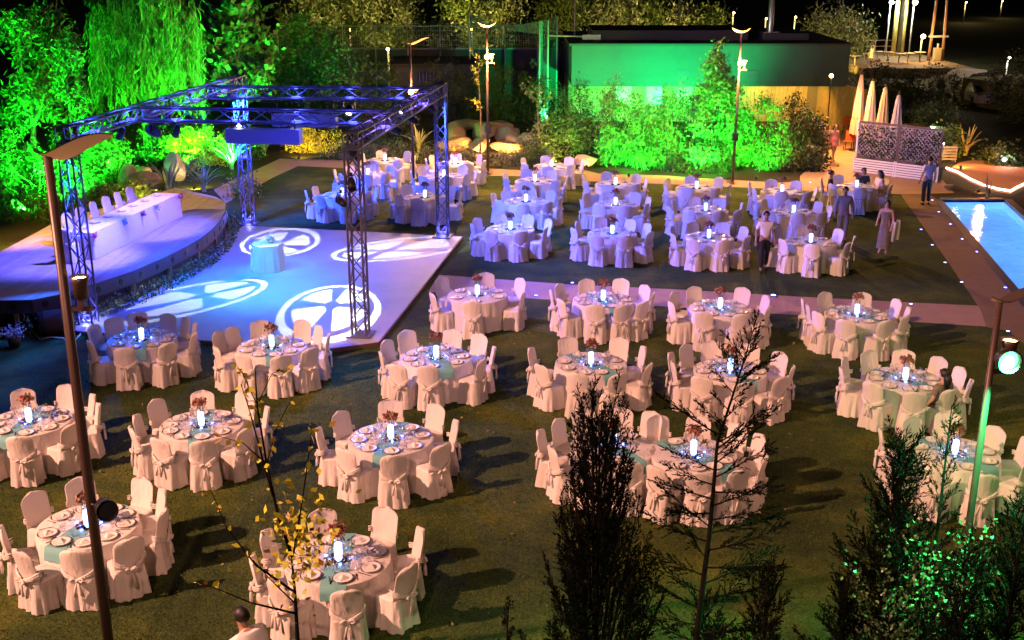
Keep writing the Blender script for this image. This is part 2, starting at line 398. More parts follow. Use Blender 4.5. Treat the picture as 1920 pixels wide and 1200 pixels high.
# ------------------------------------------------------------------ grass blades in the near lawn
M_BLADE = mat('grass_blade', (.08, .1, .03), .7, island=[(.010, .021, .005), (.036, .066, .009), (.105, .125, .014)], spec=.1)
n = 150000
gx = rng.uniform(-10, 11, n); gy = 11.5 + (rng.uniform(0, 1, n) ** 1.4) * 13
keep = (np.abs(gx) < gy * .5 + 1.2)
gx, gy = gx[keep], gy[keep]
ok = ~((gx < -2.9) & (gy > 25.1)); gx, gy = gx[ok], gy[ok]
Pg = np.stack([gx, gy, np.full(len(gx), -.012)], 1)
o = ob('grass', leaves('grass', Pg, .05, M_BLADE, .15, (0, 0, 1.6), .8)); tag(o, 'short olive green grass of the near lawn between tables', 'grass', kind='stuff')

n = 420; fx_ = rng.uniform(-9, 9, n); fy_ = rng.uniform(12.5, 30, n); kp_ = ~((fx_ < -2.9) & (fy_ > 25)); fx_, fy_ = fx_[kp_], fy_[kp_]
o = ob('fallen_leaves', leaves('fallen_leaves', np.stack([fx_, fy_, np.full(len(fx_), .012)], 1), .07, mat('dry_leaf', (.2, .12, .04), .8, island=[(.12, .07, .03), (.28, .18, .05), (.20, .20, .06)]), .6, (.0, .0, .0))); tag(o, 'dry leaves scattered over the near lawn', 'leaves', kind='stuff')
# ------------------------------------------------------------------ covered chair
def rrect(t, hx, hy, p=5.0):
    c, s = math.cos(t), math.sin(t); k = (abs(c) ** p + abs(s) ** p) ** (-1 / p); return hx * c * k, hy * s * k
def chair_meshes(seed):
    r = random.Random(seed)
    ph = [r.uniform(0, 6.28) for _ in range(4)]
    # backrest
    b = MB(); NU, NV = 22, 13
    vs2 = [0, .12, .24, .36, .48, .6, .7, .78, .85, .91, .955, .985, 1.0]
    lean = r.uniform(.085, .11)
    def bf(i, j):
        v = vs2[j]; t = 2 * PI * i / NU; tt = max(0, (v - .74) / .26); w = (.218 + .008 * v) * max(.02, (1 - tt ** 2.6)) ** (1 / 2.6)
        c, s = math.cos(t), math.sin(t)
        wr = .004 * math.sin(9 * v + ph[0] + 3 * c) * (1 - v)
        return (w * c, -.205 - lean * v + .045 * c * c + (.026 + wr) * s * (1 - .25 * v), .43 + .50 * v)
    b.grid(bf, NU, NV, True, True); o = (NV - 1) * NU; b.f.append(tuple(range(o, o + NU))); b.sm.append(True)
    back = b.mesh('backrest', M_COVER)
    # skirt with hanging folds
    b = MB(); NU, NV = 64, 7
    def sf(i, j):
        t = 2 * PI * i / NU; q = j / (NV - 1); x, y = rrect(t, .222, .218)
        fold = (math.sin(11 * t + ph[1]) * .55 + math.sin(17 * t + ph[2]) * .35 + math.sin(5 * t + ph[3]) * .3) * .030 * q ** .8
        k = 1 + .13 * q + fold / .21
        return (x * k, y * k - .012 - .012 * q, .452 - .447 * q + (.006 * math.sin(7 * t + ph[0]) if j == NV - 1 else 0))
    b.grid(sf, NU, NV, True, True); skirt = b.mesh('skirt', M_COVER)
    # seat
    b = MB(); NU = 32
    def tf(i, j):
        k, z = ((1.0, .446), (1.005, .456), (.93, .470), (.5, .474 - .004 * math.sin(ph[1])), (.02, .473))[j]
        x, y = rrect(2 * PI * i / NU, .222, .218); return (x * k, y * k - .012, z)
    b.grid(tf, NU, 5, True, True); o = 4 * NU; b.f.append(tuple(range(o, o + NU))); b.sm.append(True)
    seat = b.mesh('seat', M_COVER)
    # sash swagged round the back, with its bow
    b = MB(); zk = r.uniform(.46, .5); kx = r.uniform(-.02, .02)
    for dz, rr in ((.0, .017), (.022, .014), (-.02, .013)):
        for sgn in (-1, 1):
            b.tube([(sgn * .226, -.135, .60 + dz * 1.5), (sgn * .23, -.19, .585 + dz * 1.4), (sgn * .175, -.245, .55 + dz * 1.2), (sgn * .09, -.272, .51 + dz), (kx, -.285, zk + dz * .6)], [rr * .6, rr, rr, rr, rr], 6)
    sash = b.mesh('sash', M_COVER)
    b = MB()
    b.lathe([(.001, -.03), (.026, -.018), (.03, 0), (.026, .018), (.001, .03)], 8, Matrix.Translation((kx, -.296, zk)))
    for sgn in (-1, 1):
        b.tube([(kx, -.298, zk), (kx + sgn * .05, -.31, zk + .035), (kx + sgn * .095, -.312, zk + .012), (kx + sgn * .06, -.312, zk - .018), (kx, -.3, zk)], [.01, .02, .022, .018, .01], 6)
        e = r.uniform(.03, .06)
        b.tube([(kx, -.3, zk), (kx + sgn * e * .5, -.315, zk - .1), (kx + sgn * e, -.318, zk - r.uniform(.2, .28))], [.01, .018, .02], 6)
    bow = b.mesh('bow', M_COVER)
    return dict(backrest=back, seat=seat, skirt=skirt, sash=sash, bow=bow)
CHAIRS = [chair_meshes(i) for i in range(9)]
def chair(loc, rz, label, group, bows=True):
    ms = random.choice(CHAIRS)
    t = thing('banquet_chair', label, 'chair', loc, rz, group)
    k = random.uniform(1.01, 1.07); t.scale = (k, k, random.uniform(1.03, 1.09))
    for nme in ('backrest', 'seat', 'skirt'): ob(nme, ms[nme], t)
    sa = ob('sash', ms['sash'], t)
    if bows: ob('bow', ms['bow'], sa)
    return t

# ------------------------------------------------------------------ round table
def round_cloth(r0, h, seed, nf=15, amp=.03, flare=.06):
    q = random.Random(seed); ph = [q.uniform(0, 6.28) for _ in range(4)]
    b = MB(); NU, NV = 120, 8
    def f(i, j):
        t = 2 * PI * i / NU; v = j / (NV - 1)
        fold = (math.sin(nf * t + ph[0]) * .6 + math.sin((nf * 1.6 // 1) * t + ph[1]) * .4 + math.sin(5 * t + ph[2]) * .3) * amp * v ** .7
        r = r0 + flare * v + fold; return (r * math.cos(t), r * math.sin(t), h - .004 - (h - .012) * v)
    b.grid(f, NU, NV, True, True); sk = b.mesh('cloth_skirt', M_WHITE)
    b = MB(); b.lathe([(.001, h), (r0 * .5, h), (r0 - .012, h), (r0 - .002, h - .003), (r0, h - .012)], 72); tp = b.mesh('tabletop', M_WHITE)
    return tp, sk
TABLES = [round_cloth(.75, .75, i) for i in range(4)]
M_TEAL = mat('teal_runner', (.16, .40, .40), .8, bump=.1, bscale=60)
M_PLATE = mat('china', (.78, .74, .70), .25)
M_RIM = mat('charger_rim', (.16, .12, .10), .3, .4)
M_STEEL = mat('cutlery_steel', (.35, .33, .32), .25, 1)
def clear_glass(name, tint=(1, 1, 1), f0=.10):
    m = bpy.data.materials.new(name); m.use_nodes = True; MATS[name] = m; nt = m.node_tree
    for n in list(nt.nodes):
        if n.type == 'BSDF_PRINCIPLED': nt.nodes.remove(n)
    tr = nt.nodes.new('ShaderNodeBsdfTransparent'); tr.inputs[0].default_value = (*tint, 1)
    gl = nt.nodes.new('ShaderNodeBsdfGlossy'); gl.inputs['Roughness'].default_value = .16
    lw = nt.nodes.new('ShaderNodeLayerWeight'); lw.inputs[0].default_value = .5
    pw = nt.nodes.new('ShaderNodeMath'); pw.operation = 'POWER'; pw.inputs[1].default_value = 4.0; nt.links.new(lw.outputs['Facing'], pw.inputs[0])
    ad = nt.nodes.new('ShaderNodeMath'); ad.operation = 'MULTIPLY_ADD'; ad.inputs[1].default_value = .3; ad.inputs[2].default_value = f0; ad.use_clamp = True
    mx = nt.nodes.new('ShaderNodeMixShader'); nt.links.new(pw.outputs[0], ad.inputs[0]); nt.links.new(ad.outputs[0], mx.inputs[0])
    nt.links.new(tr.outputs[0], mx.inputs[1]); nt.links.new(gl.outputs[0], mx.inputs[2])
    nt.links.new(mx.outputs[0], nt.nodes['Material Output'].inputs[0]); return m
M_GLASS = clear_glass('drinking_glass', (.975, .98, .985), .07)
M_VASE = clear_glass('vase_glass', (.97, .98, 1), .05)
M_GLOW = mat('glowing_water', (.5, .6, .9), .4, emit=(.28, .42, 1.0), estr=7.5)
nt = M_GLOW.node_tree; tcg = nt.nodes.new('ShaderNodeTexCoord'); ng = nt.nodes.new('ShaderNodeTexVoronoi'); ng.inputs['Scale'].default_value = 34; mg = nt.nodes.new('ShaderNodeMapRange'); mg.inputs['From Min'].default_value = .1; mg.inputs['From Max'].default_value = .6; mg.inputs['To Min'].default_value = 1.0; mg.inputs['To Max'].default_value = 9.0
nt.links.new(tcg.outputs['Object'], ng.inputs['Vector']); nt.links.new(ng.outputs['Distance'], mg.inputs[0]); nt.links.new(mg.outputs[0], nt.nodes['Principled BSDF'].inputs['Emission Strength'])
M_GLOWS = mat('blue_candle', (.3, .4, .9), .4, emit=(.16, .26, 1.0), estr=10)
M_PETAL = mat('petals', (.4, .1, .1), .7, island=[(.03, .05, .015), (.22, .05, .04), (.42, .13, .09), (.10, .12, .05), (.50, .30, .22), (.16, .05, .05)])
plate_me = MB().lathe([(.001, .010), (.085, .010), (.10, .014), (.128, .021), (.135, .020), (.128, .015), (.09, .002), (.001, .0)], 28).mesh('plate', M_PLATE)
rim_me = MB().lathe([(.137, .004), (.150, .012), (.158, .010), (.150, .003), (.137, .001)], 28).mesh('charger_rim', M_RIM)
def napkin_mesh():
    b = MB(); 
    b.add([(-.07, -.055, .004), (.07, -.055, .004), (.05, .05, .004), (-.05, .05, .004), (0, -.01, .055), (0, .045, .035)],
          [(0, 1, 4), (1, 2, 5, 4), (3, 0, 4, 5), (2, 3, 5), (3, 2, 1, 0)]); return b.mesh('napkin', M_WHITE)
NAP = napkin_mesh()
wine_me = MB().lathe([(.001, .002), (.034, .003), (.034, .006), (.006, .010), (.004, .085), (.018, .10), (.036, .135), (.037, .165), (.031, .195), (.0295, .195), (.035, .165), (.034, .137), (.001, .103)], 16).mesh('wine_glass', M_GLASS)
water_me = MB().lathe([(.001, .002), (.030, .002), (.036, .11), (.034, .11), (.028, .01), (.001, .01)], 14).mesh('water_glass', M_GLASS)
def fork_mesh():
    b = MB(); b.box((-.004, -.10, .001), (.004, .03, .004)); b.box((-.011, .03, .001), (.011, .05, .004))
    for x in (-.0095, -.0035, .0025, .0075): b.box((x, .05, .001), (x + .003, .09, .004))
    return b.mesh('fork', M_STEEL)
def knife_mesh():
    b = MB(); b.add([(-.006, -.11, .001), (.006, -.11, .001), (.006, 0, .001), (.009, .02, .001), (.007, .10, .001), (-.004, .11, .001), (-.006, 0, .001),
                     (-.006, -.11, .004), (.006, -.11, .004), (.006, 0, .004), (.009, .02, .003), (.007, .10, .003), (-.004, .11, .003), (-.006, 0, .004)],
                    [(7, 8, 9, 10, 11, 12, 13)] + [(i, (i + 1) % 7, 7 + (i + 1) % 7, 7 + i) for i in range(7)]); return b.mesh('knife', M_STEEL)
FORK, KNIFE = fork_mesh(), knife_mesh()
def runner_mesh(w, drop, seed):
    q = random.Random(seed); b = MB(); half = w / 2; L = math.sqrt(.755 ** 2 - half ** 2 * .25)
    prof = [(-L - .035, .75 - drop), (-L - .022, .75 - drop * .5), (-L - .006, .748), (-L + .03, .7535)] + [(-L + .03 + (2 * L - .06) * i / 8, .7535) for i in range(1, 8)] + [(L - .03, .7535), (L + .006, .748), (L + .022, .75 - drop * .5), (L + .035, .75 - drop)]
    def f(i, j):
        u = i / 8; y, z = prof[j]; k = .012 * math.sin(9 * u + q.random()) if z < .74 else 0
        return ((u - .5) * w, y + math.copysign(k, y), z)
    b.grid(f, 9, len(prof)); return b.mesh('table_runner', M_TEAL)
RUN = [runner_mesh(.36, .22, 1), runner_mesh(.36, .2, 2)]
# centrepiece: lit glass vase with a bouquet
vase_me = MB().lathe([(.055, .001), (.062, .004), (.062, .30), (.058, .30), (.058, .012), (.001, .012)], 20).mesh('vase', M_VASE)
glow_me = MB().lathe([(.001, .014), (.046, .016), (.05, .10), (.046, .215), (.001, .22)], 16).mesh('glowing_water', M_GLOW)
BOUQ = []
for k in range(4):
    d = unit(rng.normal(size=(130, 3))); d[:, 2] = np.abs(d[:, 2]) * .8 - .15
    Pb = d * rng.uniform(.07, .125, size=(130, 1)) + np.array([0, 0, .36]); BOUQ.append(leaves('bouquet', Pb, .05, M_PETAL, .9))
stem_me = MB()
for k in range(6):
    a = k * 1.05; stem_me.tube([(.02 * math.cos(a), .02 * math.sin(a), .03), (.05 * math.cos(a), .05 * math.sin(a), .36)], .004, 5)
stem_me = stem_me.mesh('stem', mat('stem_green', (.05, .1, .03), .6))
mirror_me = MB().lathe([(.001, .001), (.16, .001), (.16, .006), (.001, .006)], 32).mesh('mirror_base', mat('mirror', (.5, .55, .62), .06, 1))
candle_me = MB().lathe([(.001, .002), (.026, .002), (.032, .06), (.028, .06), (.024, .012), (.001, .012)], 12).mesh('votive_glass', M_VASE)
cand2_me = MB().lathe([(.001, .013), (.022, .014), (.024, .03), (.001, .034)], 10).mesh('candle', M_GLOWS)
GLINTS = []  # glints of the table glassware put in as pale flecks round the vase
M_GLINT_PETAL = mat('pale_glint_petals', (.6, .62, .66), .6, island=[(.35, .38, .42), (.62, .64, .68), (.8, .8, .82)])
for k in range(3):
    a = rng.uniform(0, 2 * PI, 240); r = rng.uniform(.10, .38, 240); Ps = np.stack([r * np.cos(a), r * np.sin(a), .02 + .09 * rng.uniform(0, 1, 240) * (1.3 - 2 * r)], 1)
    GLINTS.append(leaves('glint_fleck', Ps, .028, M_GLINT_PETAL, .7))

HALF = lambda a: round(((90 - a) % 360) / 15) % 24
HN = ['twelve', 'one', 'two', 'three', 'four', 'five', 'six', 'seven', 'eight', 'nine', 'ten', 'eleven']
def clock(a):
    h = HALF(a); n_ = HN[(h // 2) % 12]; return f"{n_} o'clock" if h % 2 == 0 else f"half past {n_}"
def setup(center, angles, desc, run=None, detail=2, glint_flecks=0, glow=True, skip_chair=(), grp='banquet', plates=True):
    c = Vector((center[0], center[1], 0)); V = (lambda x: Vector((c.x + x[0], c.y + x[1], 0)))
    rot = random.uniform(0, 6.28)
    tp, sk = random.choice(TABLES)
    t = thing('round_table', f'round table under a floor-length white cloth, {desc}', 'table', c, rot, 'round banquet tables')
    ob('tabletop', tp, t); ob('cloth_skirt', sk, t)
    if run is not None:
        r_ = ob('table_runner', random.choice(RUN), None, (c.x, c.y, 0), R(run) + PI / 2); tag(r_, f'teal cloth runner laid across the {desc}', 'runner', 'teal table runners')
    cp = thing('centrepiece', f'lit glass vase with dark red bouquet on the {desc}', 'centrepiece', (c.x, c.y, .755), random.uniform(0, 6), 'lit vases with bouquets'); cp.scale = (1.15, 1.15, 1.15)
    ob('mirror_base', mirror_me, cp); ob('vase', vase_me, cp); ob('bouquet', random.choice(BOUQ), cp).location.z = random.uniform(-.02, .03); ob('stem', stem_me, cp); ob('glowing_water', glow_me, cp)
    if glint_flecks:
        o = ob('glint_flecks', random.choice(GLINTS), cp); o.location.z = .006; o.rotation_euler.z = random.uniform(0, 6); o.scale = (glint_flecks, glint_flecks, 1); o['kind'] = 'stuff'
    if detail >= 1:
        for k in range(3):
            a = rot + k * 2.1 + random.uniform(-.3, .3); v = thing('votive', f'small blue votive glass {("left", "right", "front")[k]} of the vase on {desc}', 'votive', (c.x + .2 * math.cos((2.9, .2, 4.7)[k] + random.uniform(-.3, .3)), c.y + .2 * math.sin((2.9, .2, 4.7)[k]), .761 if k > 5 else .757), 0, 'blue votive glasses')
            ob('votive_glass', candle_me, v); ob('candle', cand2_me, v)
    for a in angles:
        aa = R(a + random.uniform(-3, 3)); d = Vector((math.cos(aa), math.sin(aa), 0)); ck = clock(a)
        if a not in skip_chair:
            rr = .93 + random.uniform(-.05, .09)
            chair(c * 1 - Vector((0, 0, c.z)) + d * rr, aa + PI / 2 + R(random.uniform(-13, 13)), f"white covered chair at {ck} of {desc}", 'white covered chairs at round tables', detail >= 1 or a < 0)
        if not plates: continue
        pz = .7575; pl = tag(ob('plate', plate_me, None, (c.x + d.x * .565, c.y + d.y * .565, pz)), f"white plate at {ck} of {desc}", 'plate', 'dinner plates'); ob('charger_rim', rim_me, pl)
        nk = tag(ob('napkin', NAP, None, (c.x + d.x * .565, c.y + d.y * .565, pz + .011), aa + PI / 2 + random.uniform(-.5, .5)), f"folded white napkin at {ck} of {desc}", 'napkin', 'folded napkins')
        side = Vector((-d.y, d.x, 0))
        p = c + d * .38 + side * (-.10 + random.uniform(-.02, .02))
        tag(ob('wine_glass', wine_me, None, (p.x, p.y, .757)), f"clear wine glass at {ck} of {desc}", 'glass', 'wine glasses')
        if detail >= 1:
            p = c + d * .36 + side * (.02 + random.uniform(-.02, .02)); tag(ob('water_glass', water_me, None, (p.x, p.y, .757)), f"clear water tumbler at {ck} of {desc}", 'tumbler', 'water tumblers')
        if detail >= 2:
            for nme, me, sgn in (('fork', FORK, 1), ('knife', KNIFE, -1)):
                p = c + d * .565 + side * sgn * .185; tag(ob(nme, me, None, (p.x, p.y, .757), aa + PI / 2), f"steel {nme} at {ck} of {desc}", nme, nme + 's beside the plates')
ORD = ['first', 'second', 'third', 'fourth', 'fifth', 'sixth']
TT = [  # pixel of the table-top centre, chair angles, row, index, runner direction, detail, sprigs
    ((165, 985), [150, 110, 70, 37, 3, -40, -78, -113, -153], 'front', 0, -108, 2, 0),
    ((635, 1048), [62, 18, -30, -78, -122, -162, 158, 110], 'front', 1, -88, 2, 1),
    ((55, 790), [120, 78, 42, 10, -33, -75, -118, -158, 160], 'second', 0, -95, 2, 1.2),
    ((378, 797), [150, 105, 60, 14, -36, -76, -114, -150, -178], 'second', 1, -80, 2, 1),
    ((733, 822), [145, 100, 55, 14, -35, -82, -126, -172], 'second', 2, -95, 2, 1),
    ((1150, 838), [175, 146, 115, 82, 50, -150, -118, -82], 'second', 3, -62, 1, .8),
    ((1300, 852), [118, 80, 40, 8, -28, -60, -92, -128], 'second', 4, -50, 2, .8),
    ((1790, 850), [150, 112, 78, 36, 2, -40, -85, -122, -160], 'second', 5, -60, 1, 1),
    ((266, 636), [166, 140, 111, 79, 50, 20, -10, -48, -92, -135], 'third', 0, -80, 1, 1.25),
    ((510, 650), [172, 145, 112, 70, 38, 8, -36, -74, -108, -146], 'third', 1, -75, 1, 1.3),
    ((818, 670), [160, 122, 78, 42, 5, -40, -92, -128, -166], 'third', 2, -72, 1, .9),
    ((1108, 682), [170, 115, 55, 16, -25, -70, -108, -150], 'third', 3, -60, 1, .8),
    ((1369, 695), [160, 130, 98, 58, 20, -14, -48, -88, -130, -170], 'third', 4, -70, 1, .8),
    ((1697, 712), [175, 148, 112, 74, 40, 5, -28, -62, -98, -140], 'third', 5, -45, 1, .8),
    ((895, 553), [145, 80, 30, -24, -92, -152], 'fourth', 0, None, 1, .6),
    ((1131, 563), [178, 150, 110, 66, 28, -4, -40, -70, -106, -146], 'fourth', 1, -70, 1, .8),
    ((1350, 578), [150, 110, 55, 10, -36, -76, -116, -165], 'fourth', 2, -65, 1, 1),
    ((1606, 590), [178, 150, 116, 66, 26, -6, -38, -80, -118, -152], 'fourth', 3, -45, 1, .9)]
for (px, ang, row, ix, run, det, spr) in TT:
    setup(gp(*px, .75), ang, (f'{("left", "right")[ix]} table in the front row' if row == 'front' else f'{ORD[ix]} table from left, {row} row'), run, det, spr)
BK = [[(642, 366), (690, 328), (722, 301)], [(797, 370), (833, 331), (854, 307)], [(957, 430), (986, 378), (1003, 340), (1035, 312)],
      [(1148, 438), (1154, 384), (1154, 346)], [(1329, 446), (1323, 395), (1306, 353)], [(1520, 454), (1488, 399), (1466, 360)]]
for ci, colm in enumerate(BK):
    for ri, px in enumerate(colm):
        n = 8 if ri < 2 else 7; ph = random.choice((-8, 0, 8, 14)) - (12 if n == 7 else 0)
        setup(gp(*px, .75), [ph + 360 / n * k - (360 if ph + 360 / n * k > 180 else 0) for k in range(n)],
              f'{("nearest", "second", "third", "fourth")[ri]} table, {ORD[ci]} back-lawn column', None, 0, .9 if ri < 2 else 0)
GT = gp(1606, 351, .75)
setup(GT, [165, 110, 60, 15, -25, -100, -150], 'occupied guest table by the lattice screens', None, 0, .8)

# ------------------------------------------------------------------ head table on the stage
hl, hr = gp(172, 437, ZS + .75), gp(336, 363, ZS + .75)
hd = (hr - hl).normalized(); hn = Vector((-hd.y, hd.x, 0)); HL = (hr - hl).length; hrz = math.atan2(hd.y, hd.x)
ht = thing('head_table', 'long head table with pleated white skirt on the stage', 'table', (hl.x, hl.y, ZS), hrz)
b = MB(); b.box((-.02, -.005, .735), (HL + .02, .80, .752)); b.build('tabletop', M_WHITE, ht)
b = MB(); per = [(-.02, .8), (-.02, -.01), (HL + .02, -.01), (HL + .02, .8)]
pts = []
for i in range(3):
    a, d = Vector(per[i]), Vector(per[i + 1]); L = (d - a).length; n_ = Vector(((d - a).y, -(d - a).x)).normalized(); k = int(L / .028)
    for j in range(k): pts.append((a + (d - a) * (j / k), n_, j))
def hf(i, j):
    p, n_, q = pts[i]; v = j / 4; d = .012 * math.sin(q * PI / 2 * 1.05) * (.4 + .9 * v) + .02 * v + .01 * math.sin(q * .13); return (p.x + n_.x * (d + .012), p.y + n_.y * (d + .012), .734 - .722 * v)
b.grid(hf, len(pts), 5); b.build('cloth_skirt', M_WHITE, ht)
for k in range(7):
    p = hl + hd * (HL * (k + .55) / 7.2) + hn * 1.18
    if k == 0: p = hl - hd * .3 + hn * .55
    chair(Vector((p.x, p.y, ZS)), hrz + PI + R(random.uniform(-6, 6)) if k else hrz - PI / 2, f"white covered chair behind the stage head table, {('first', 'second', 'third', 'fourth', 'fifth', 'sixth', 'seventh')[k]} from left", 'chairs of the head table', False)
    p = hl + hd * (HL * (k + .55) / 7.2) + hn * .55
    pl = tag(ob('plate', plate_me, None, (p.x, p.y, ZS + .754)), f"white plate on the stage head table, {('first', 'second', 'third', 'fourth', 'fifth', 'sixth', 'seventh')[k]} from left", 'plate', 'plates on the head table'); ob('charger_rim', rim_me, pl)
    p = p - hn * .28 + hd * .12; tag(ob('wine_glass', wine_me, None, (p.x, p.y, ZS + .754)), f"wine glass on the stage head table, {('first', 'second', 'third', 'fourth', 'fifth', 'sixth', 'seventh')[k]} from left", 'glass', 'glasses on the head table')
MP = [mat('pink_posy', (.5, .1, .3), .7, island=[(.6, .1, .35), (.5, .05, .2), (.7, .3, .5)]), mat('blue_posy', (.1, .2, .4), .7, island=[(.1, .2, .4), (.2, .35, .5), (.05, .1, .2)])]
for k, (q, ci, lb) in enumerate(((0.0, 0, 'pink posy at the left corner of the head table'), (.31, 1, 'dark blue posy second from left on the head table skirt'), (.52, 0, 'pink posy at the middle of the head table skirt'), (.68, 1, 'dark blue posy right of middle on head table skirt'), (.985, 0, 'pink posy at the right corner of the head table'))):
    p = hl + hd * HL * q - hn * .08; d = unit(rng.normal(size=(70, 3))) * rng.uniform(.03, .085, size=(70, 1))
    tag(ob('posy', leaves('posy', d, .05, MP[ci], .9), None, (p.x, p.y, ZS + .68)), lb, 'posy', 'posies on the head table')
# ------------------------------------------------------------------ small table on the dance floor
st_c = gp(500, 457, .86); tp, sk = round_cloth(.44, .80, 41, 12, .03, .07)
t = thing('cocktail_table', 'small white draped round table alone on the dance floor', 'table', (st_c.x, st_c.y, .08)); ob('tabletop', tp, t); ob('cloth_skirt', sk, t)
v = thing('flower_bowl', 'small flower arrangement with tall candle on the dance floor table', 'flowers', (st_c.x + .12, st_c.y, .885))
MB().lathe([(.001, 0), (.06, 0), (.10, .06), (.11, .09), (.105, .09), (.05, .012), (.001, .012)], 18).build('bowl', M_PLATE, v)
d = unit(rng.normal(size=(90, 3))); d[:, 2] = np.abs(d[:, 2]); ob('flowers', leaves('flowers', d * rng.uniform(.05, .13, size=(90, 1)) + np.array([0, 0, .08]), .05, M_GLINT_PETAL, .8), v)['kind'] = 'stuff'
MB().lathe([(.012, .05), (.012, .34), (.001, .345)], 10).build('candle', M_WHITE, v)
# ------------------------------------------------------------------ lighting truss
cyl_me = MB().lathe([(1, 0), (1, 1)], 7, cap0=True, cap1=True).mesh('bar', M_TRUSS)
def bar(name, a, b, r, parent):
    a, b = Vector(a), Vector(b); d = b - a; o = ob(name, cyl_me, parent)
    o.location = a; o.rotation_euler = d.to_track_quat('Z', 'Y').to_euler(); o.scale = (r, r, d.length); return o
def box_truss(root, name, p0, p1, s=.34, bay=.42, rc=.028, rb=.015, side=None):
    part = empty(name, (0, 0, 0), 0, root); p0, p1 = Vector(p0), Vector(p1); d = (p1 - p0); L = d.length; d.normalize()
    a = side if side is not None else (d.cross(Vector((0, 0, 1))) if abs(d.z) < .9 else Vector((1, 0, 0))); a.normalize(); b = d.cross(a).normalized()
    cs = [(a * i + b * j) * s / 2 for i, j in ((-1, -1), (1, -1), (1, 1), (-1, 1))]
    for q in cs: bar('chord', p0 + q, p1 + q, rc, part)
    n = max(2, round(L / bay))
    for k in range(4):
        q0, q1 = cs[k], cs[(k + 1) % 4]
        for i in range(n):
            u, v = (q0, q1) if (i + k) % 2 == 0 else (q1, q0)
            bar('brace', p0 + d * (L * i / n) + u, p0 + d * (L * (i + 1) / n) + v, rb, part)
        for t in (0, 1): bar('end_bar', p0 + d * L * t + q0, p0 + d * L * t + q1, rb * 1.3, part)
    return part
FLt, FRt, BRt, BLt = Vector((-10.62, 27.35, 0)), Vector((-3.68, 26.45, .083)), Vector((-2.25, 36.45, .083)), Vector((-9.06, 38.6, 0))
ZB = 4.82
truss = thing('lighting_truss', 'open metal lighting truss on four lattice towers over dance floor', 'truss')
lft = (BLt - FLt); rgt = (BRt - FRt)
for p in (FLt, FRt, BRt, BLt):
    sd = Vector((lft.x, lft.y, 0)).normalized()
    box_truss(truss, 'tower', Vector((p.x, p.y, p.z + .03)), Vector((p.x, p.y, ZB - .2)), side=sd.copy())
    M = Matrix.Translation((p.x, p.y, p.z)) @ Matrix.Rotation(math.atan2(lft.y, lft.x), 4, 'Z')
    MB().box((-.3, -.3, 0), (.3, .3, .03), M).build('base_plate', M_TRUSS, truss)
    cb = MB(); M2 = Matrix.Translation((p.x, p.y, ZB)) @ Matrix.Rotation(math.atan2(lft.y, lft.x), 4, 'Z')
    for x in (-.19, .165):
        for y in (-.19, .165): cb.box((x, y, -.2), (x + .025, y + .025, .2), M2)
    for z in (-.2, .175):
        for x in (-.19, .165): cb.box((x, -.165, z), (x + .025, .165, z + .025), M2)
        for y in (-.19, .165): cb.box((-.165, y, z), (.165, y + .025, z + .025), M2)
    cb.box((-.16, -.16, .17), (.16, .16, .172), M2)
    cb.build('corner_block', M_TRUSS, truss)
ld, rd = Vector((lft.x, lft.y, 0)).normalized(), Vector((rgt.x, rgt.y, 0)).normalized()
z3 = lambda p: Vector((p.x, p.y, ZB))
box_truss(truss, 'beam', z3(FLt) + ld * .2, z3(BLt) - ld * .2, bay=.5)
box_truss(truss, 'beam', z3(FRt) + rd * .2, z3(BRt) - rd * .2, bay=.5)
def cross(tl, tr):
    a, b = z3(FLt) + (z3(BLt) - z3(FLt)) * tl, z3(FRt) + (z3(BRt) - z3(FRt)) * tr; d = (b - a).normalized(); return a + d * .2, b - d * .2
C1 = cross(.31, .36); C2 = cross(.74, .88)
box_truss(truss, 'beam', *C1, bay=.5); box_truss(truss, 'beam', *C2, bay=.5)

# ------------------------------------------------------------------ fixtures
M_LENSB = mat('blue_lens', (.1, .2, .9), .3, emit=(.05, .22, 1.0), estr=9)
M_LENSW = mat('white_lens', (.9, .9, 1), .3, emit=(.9, .95, 1.0), estr=20)
M_LENSY = mat('warm_lens', (1, .8, .4), .3, emit=(1, .62, .22), estr=38)
M_LENSD = mat('dark_lens', (.02, .02, .03), .1)
def par_can(loc, target, label, lens, hang=.22):
    t = thing('stage_light', label, 'stage light', loc, 0, 'stage lights on the truss'); d = (Vector(target) - Vector(loc)).normalized()
    M = d.to_track_quat('Z', 'Y').to_matrix().to_4x4()
    MB().lathe([(.001, -.2), (.06, -.19), (.085, -.12), (.095, .0), (.10, .13), (.092, .13), (.088, .02)], 18, M).build('body', M_BLACK, t)
    MB().lathe([(.001, .035), (.05, .03), (.087, .02)], 18, M).build('lens', lens, t)
    h = Vector((d.x, d.y, 0)); h = h.normalized() if h.length > .01 else Vector((1, 0, 0)); sd = Vector((-h.y, h.x, 0))
    MB().tube([sd * .11, sd * .12 + Vector((0, 0, .12)), sd * .08 + Vector((0, 0, hang)), -sd * .08 + Vector((0, 0, hang)), -sd * .12 + Vector((0, 0, .12)), -sd * .11], .012, 6).build('yoke', M_BLACK, t)
    MB().box((-.03, -.03, hang - .01), (.03, .03, hang + .07)).build('clamp', M_BLACK, t)
    return t
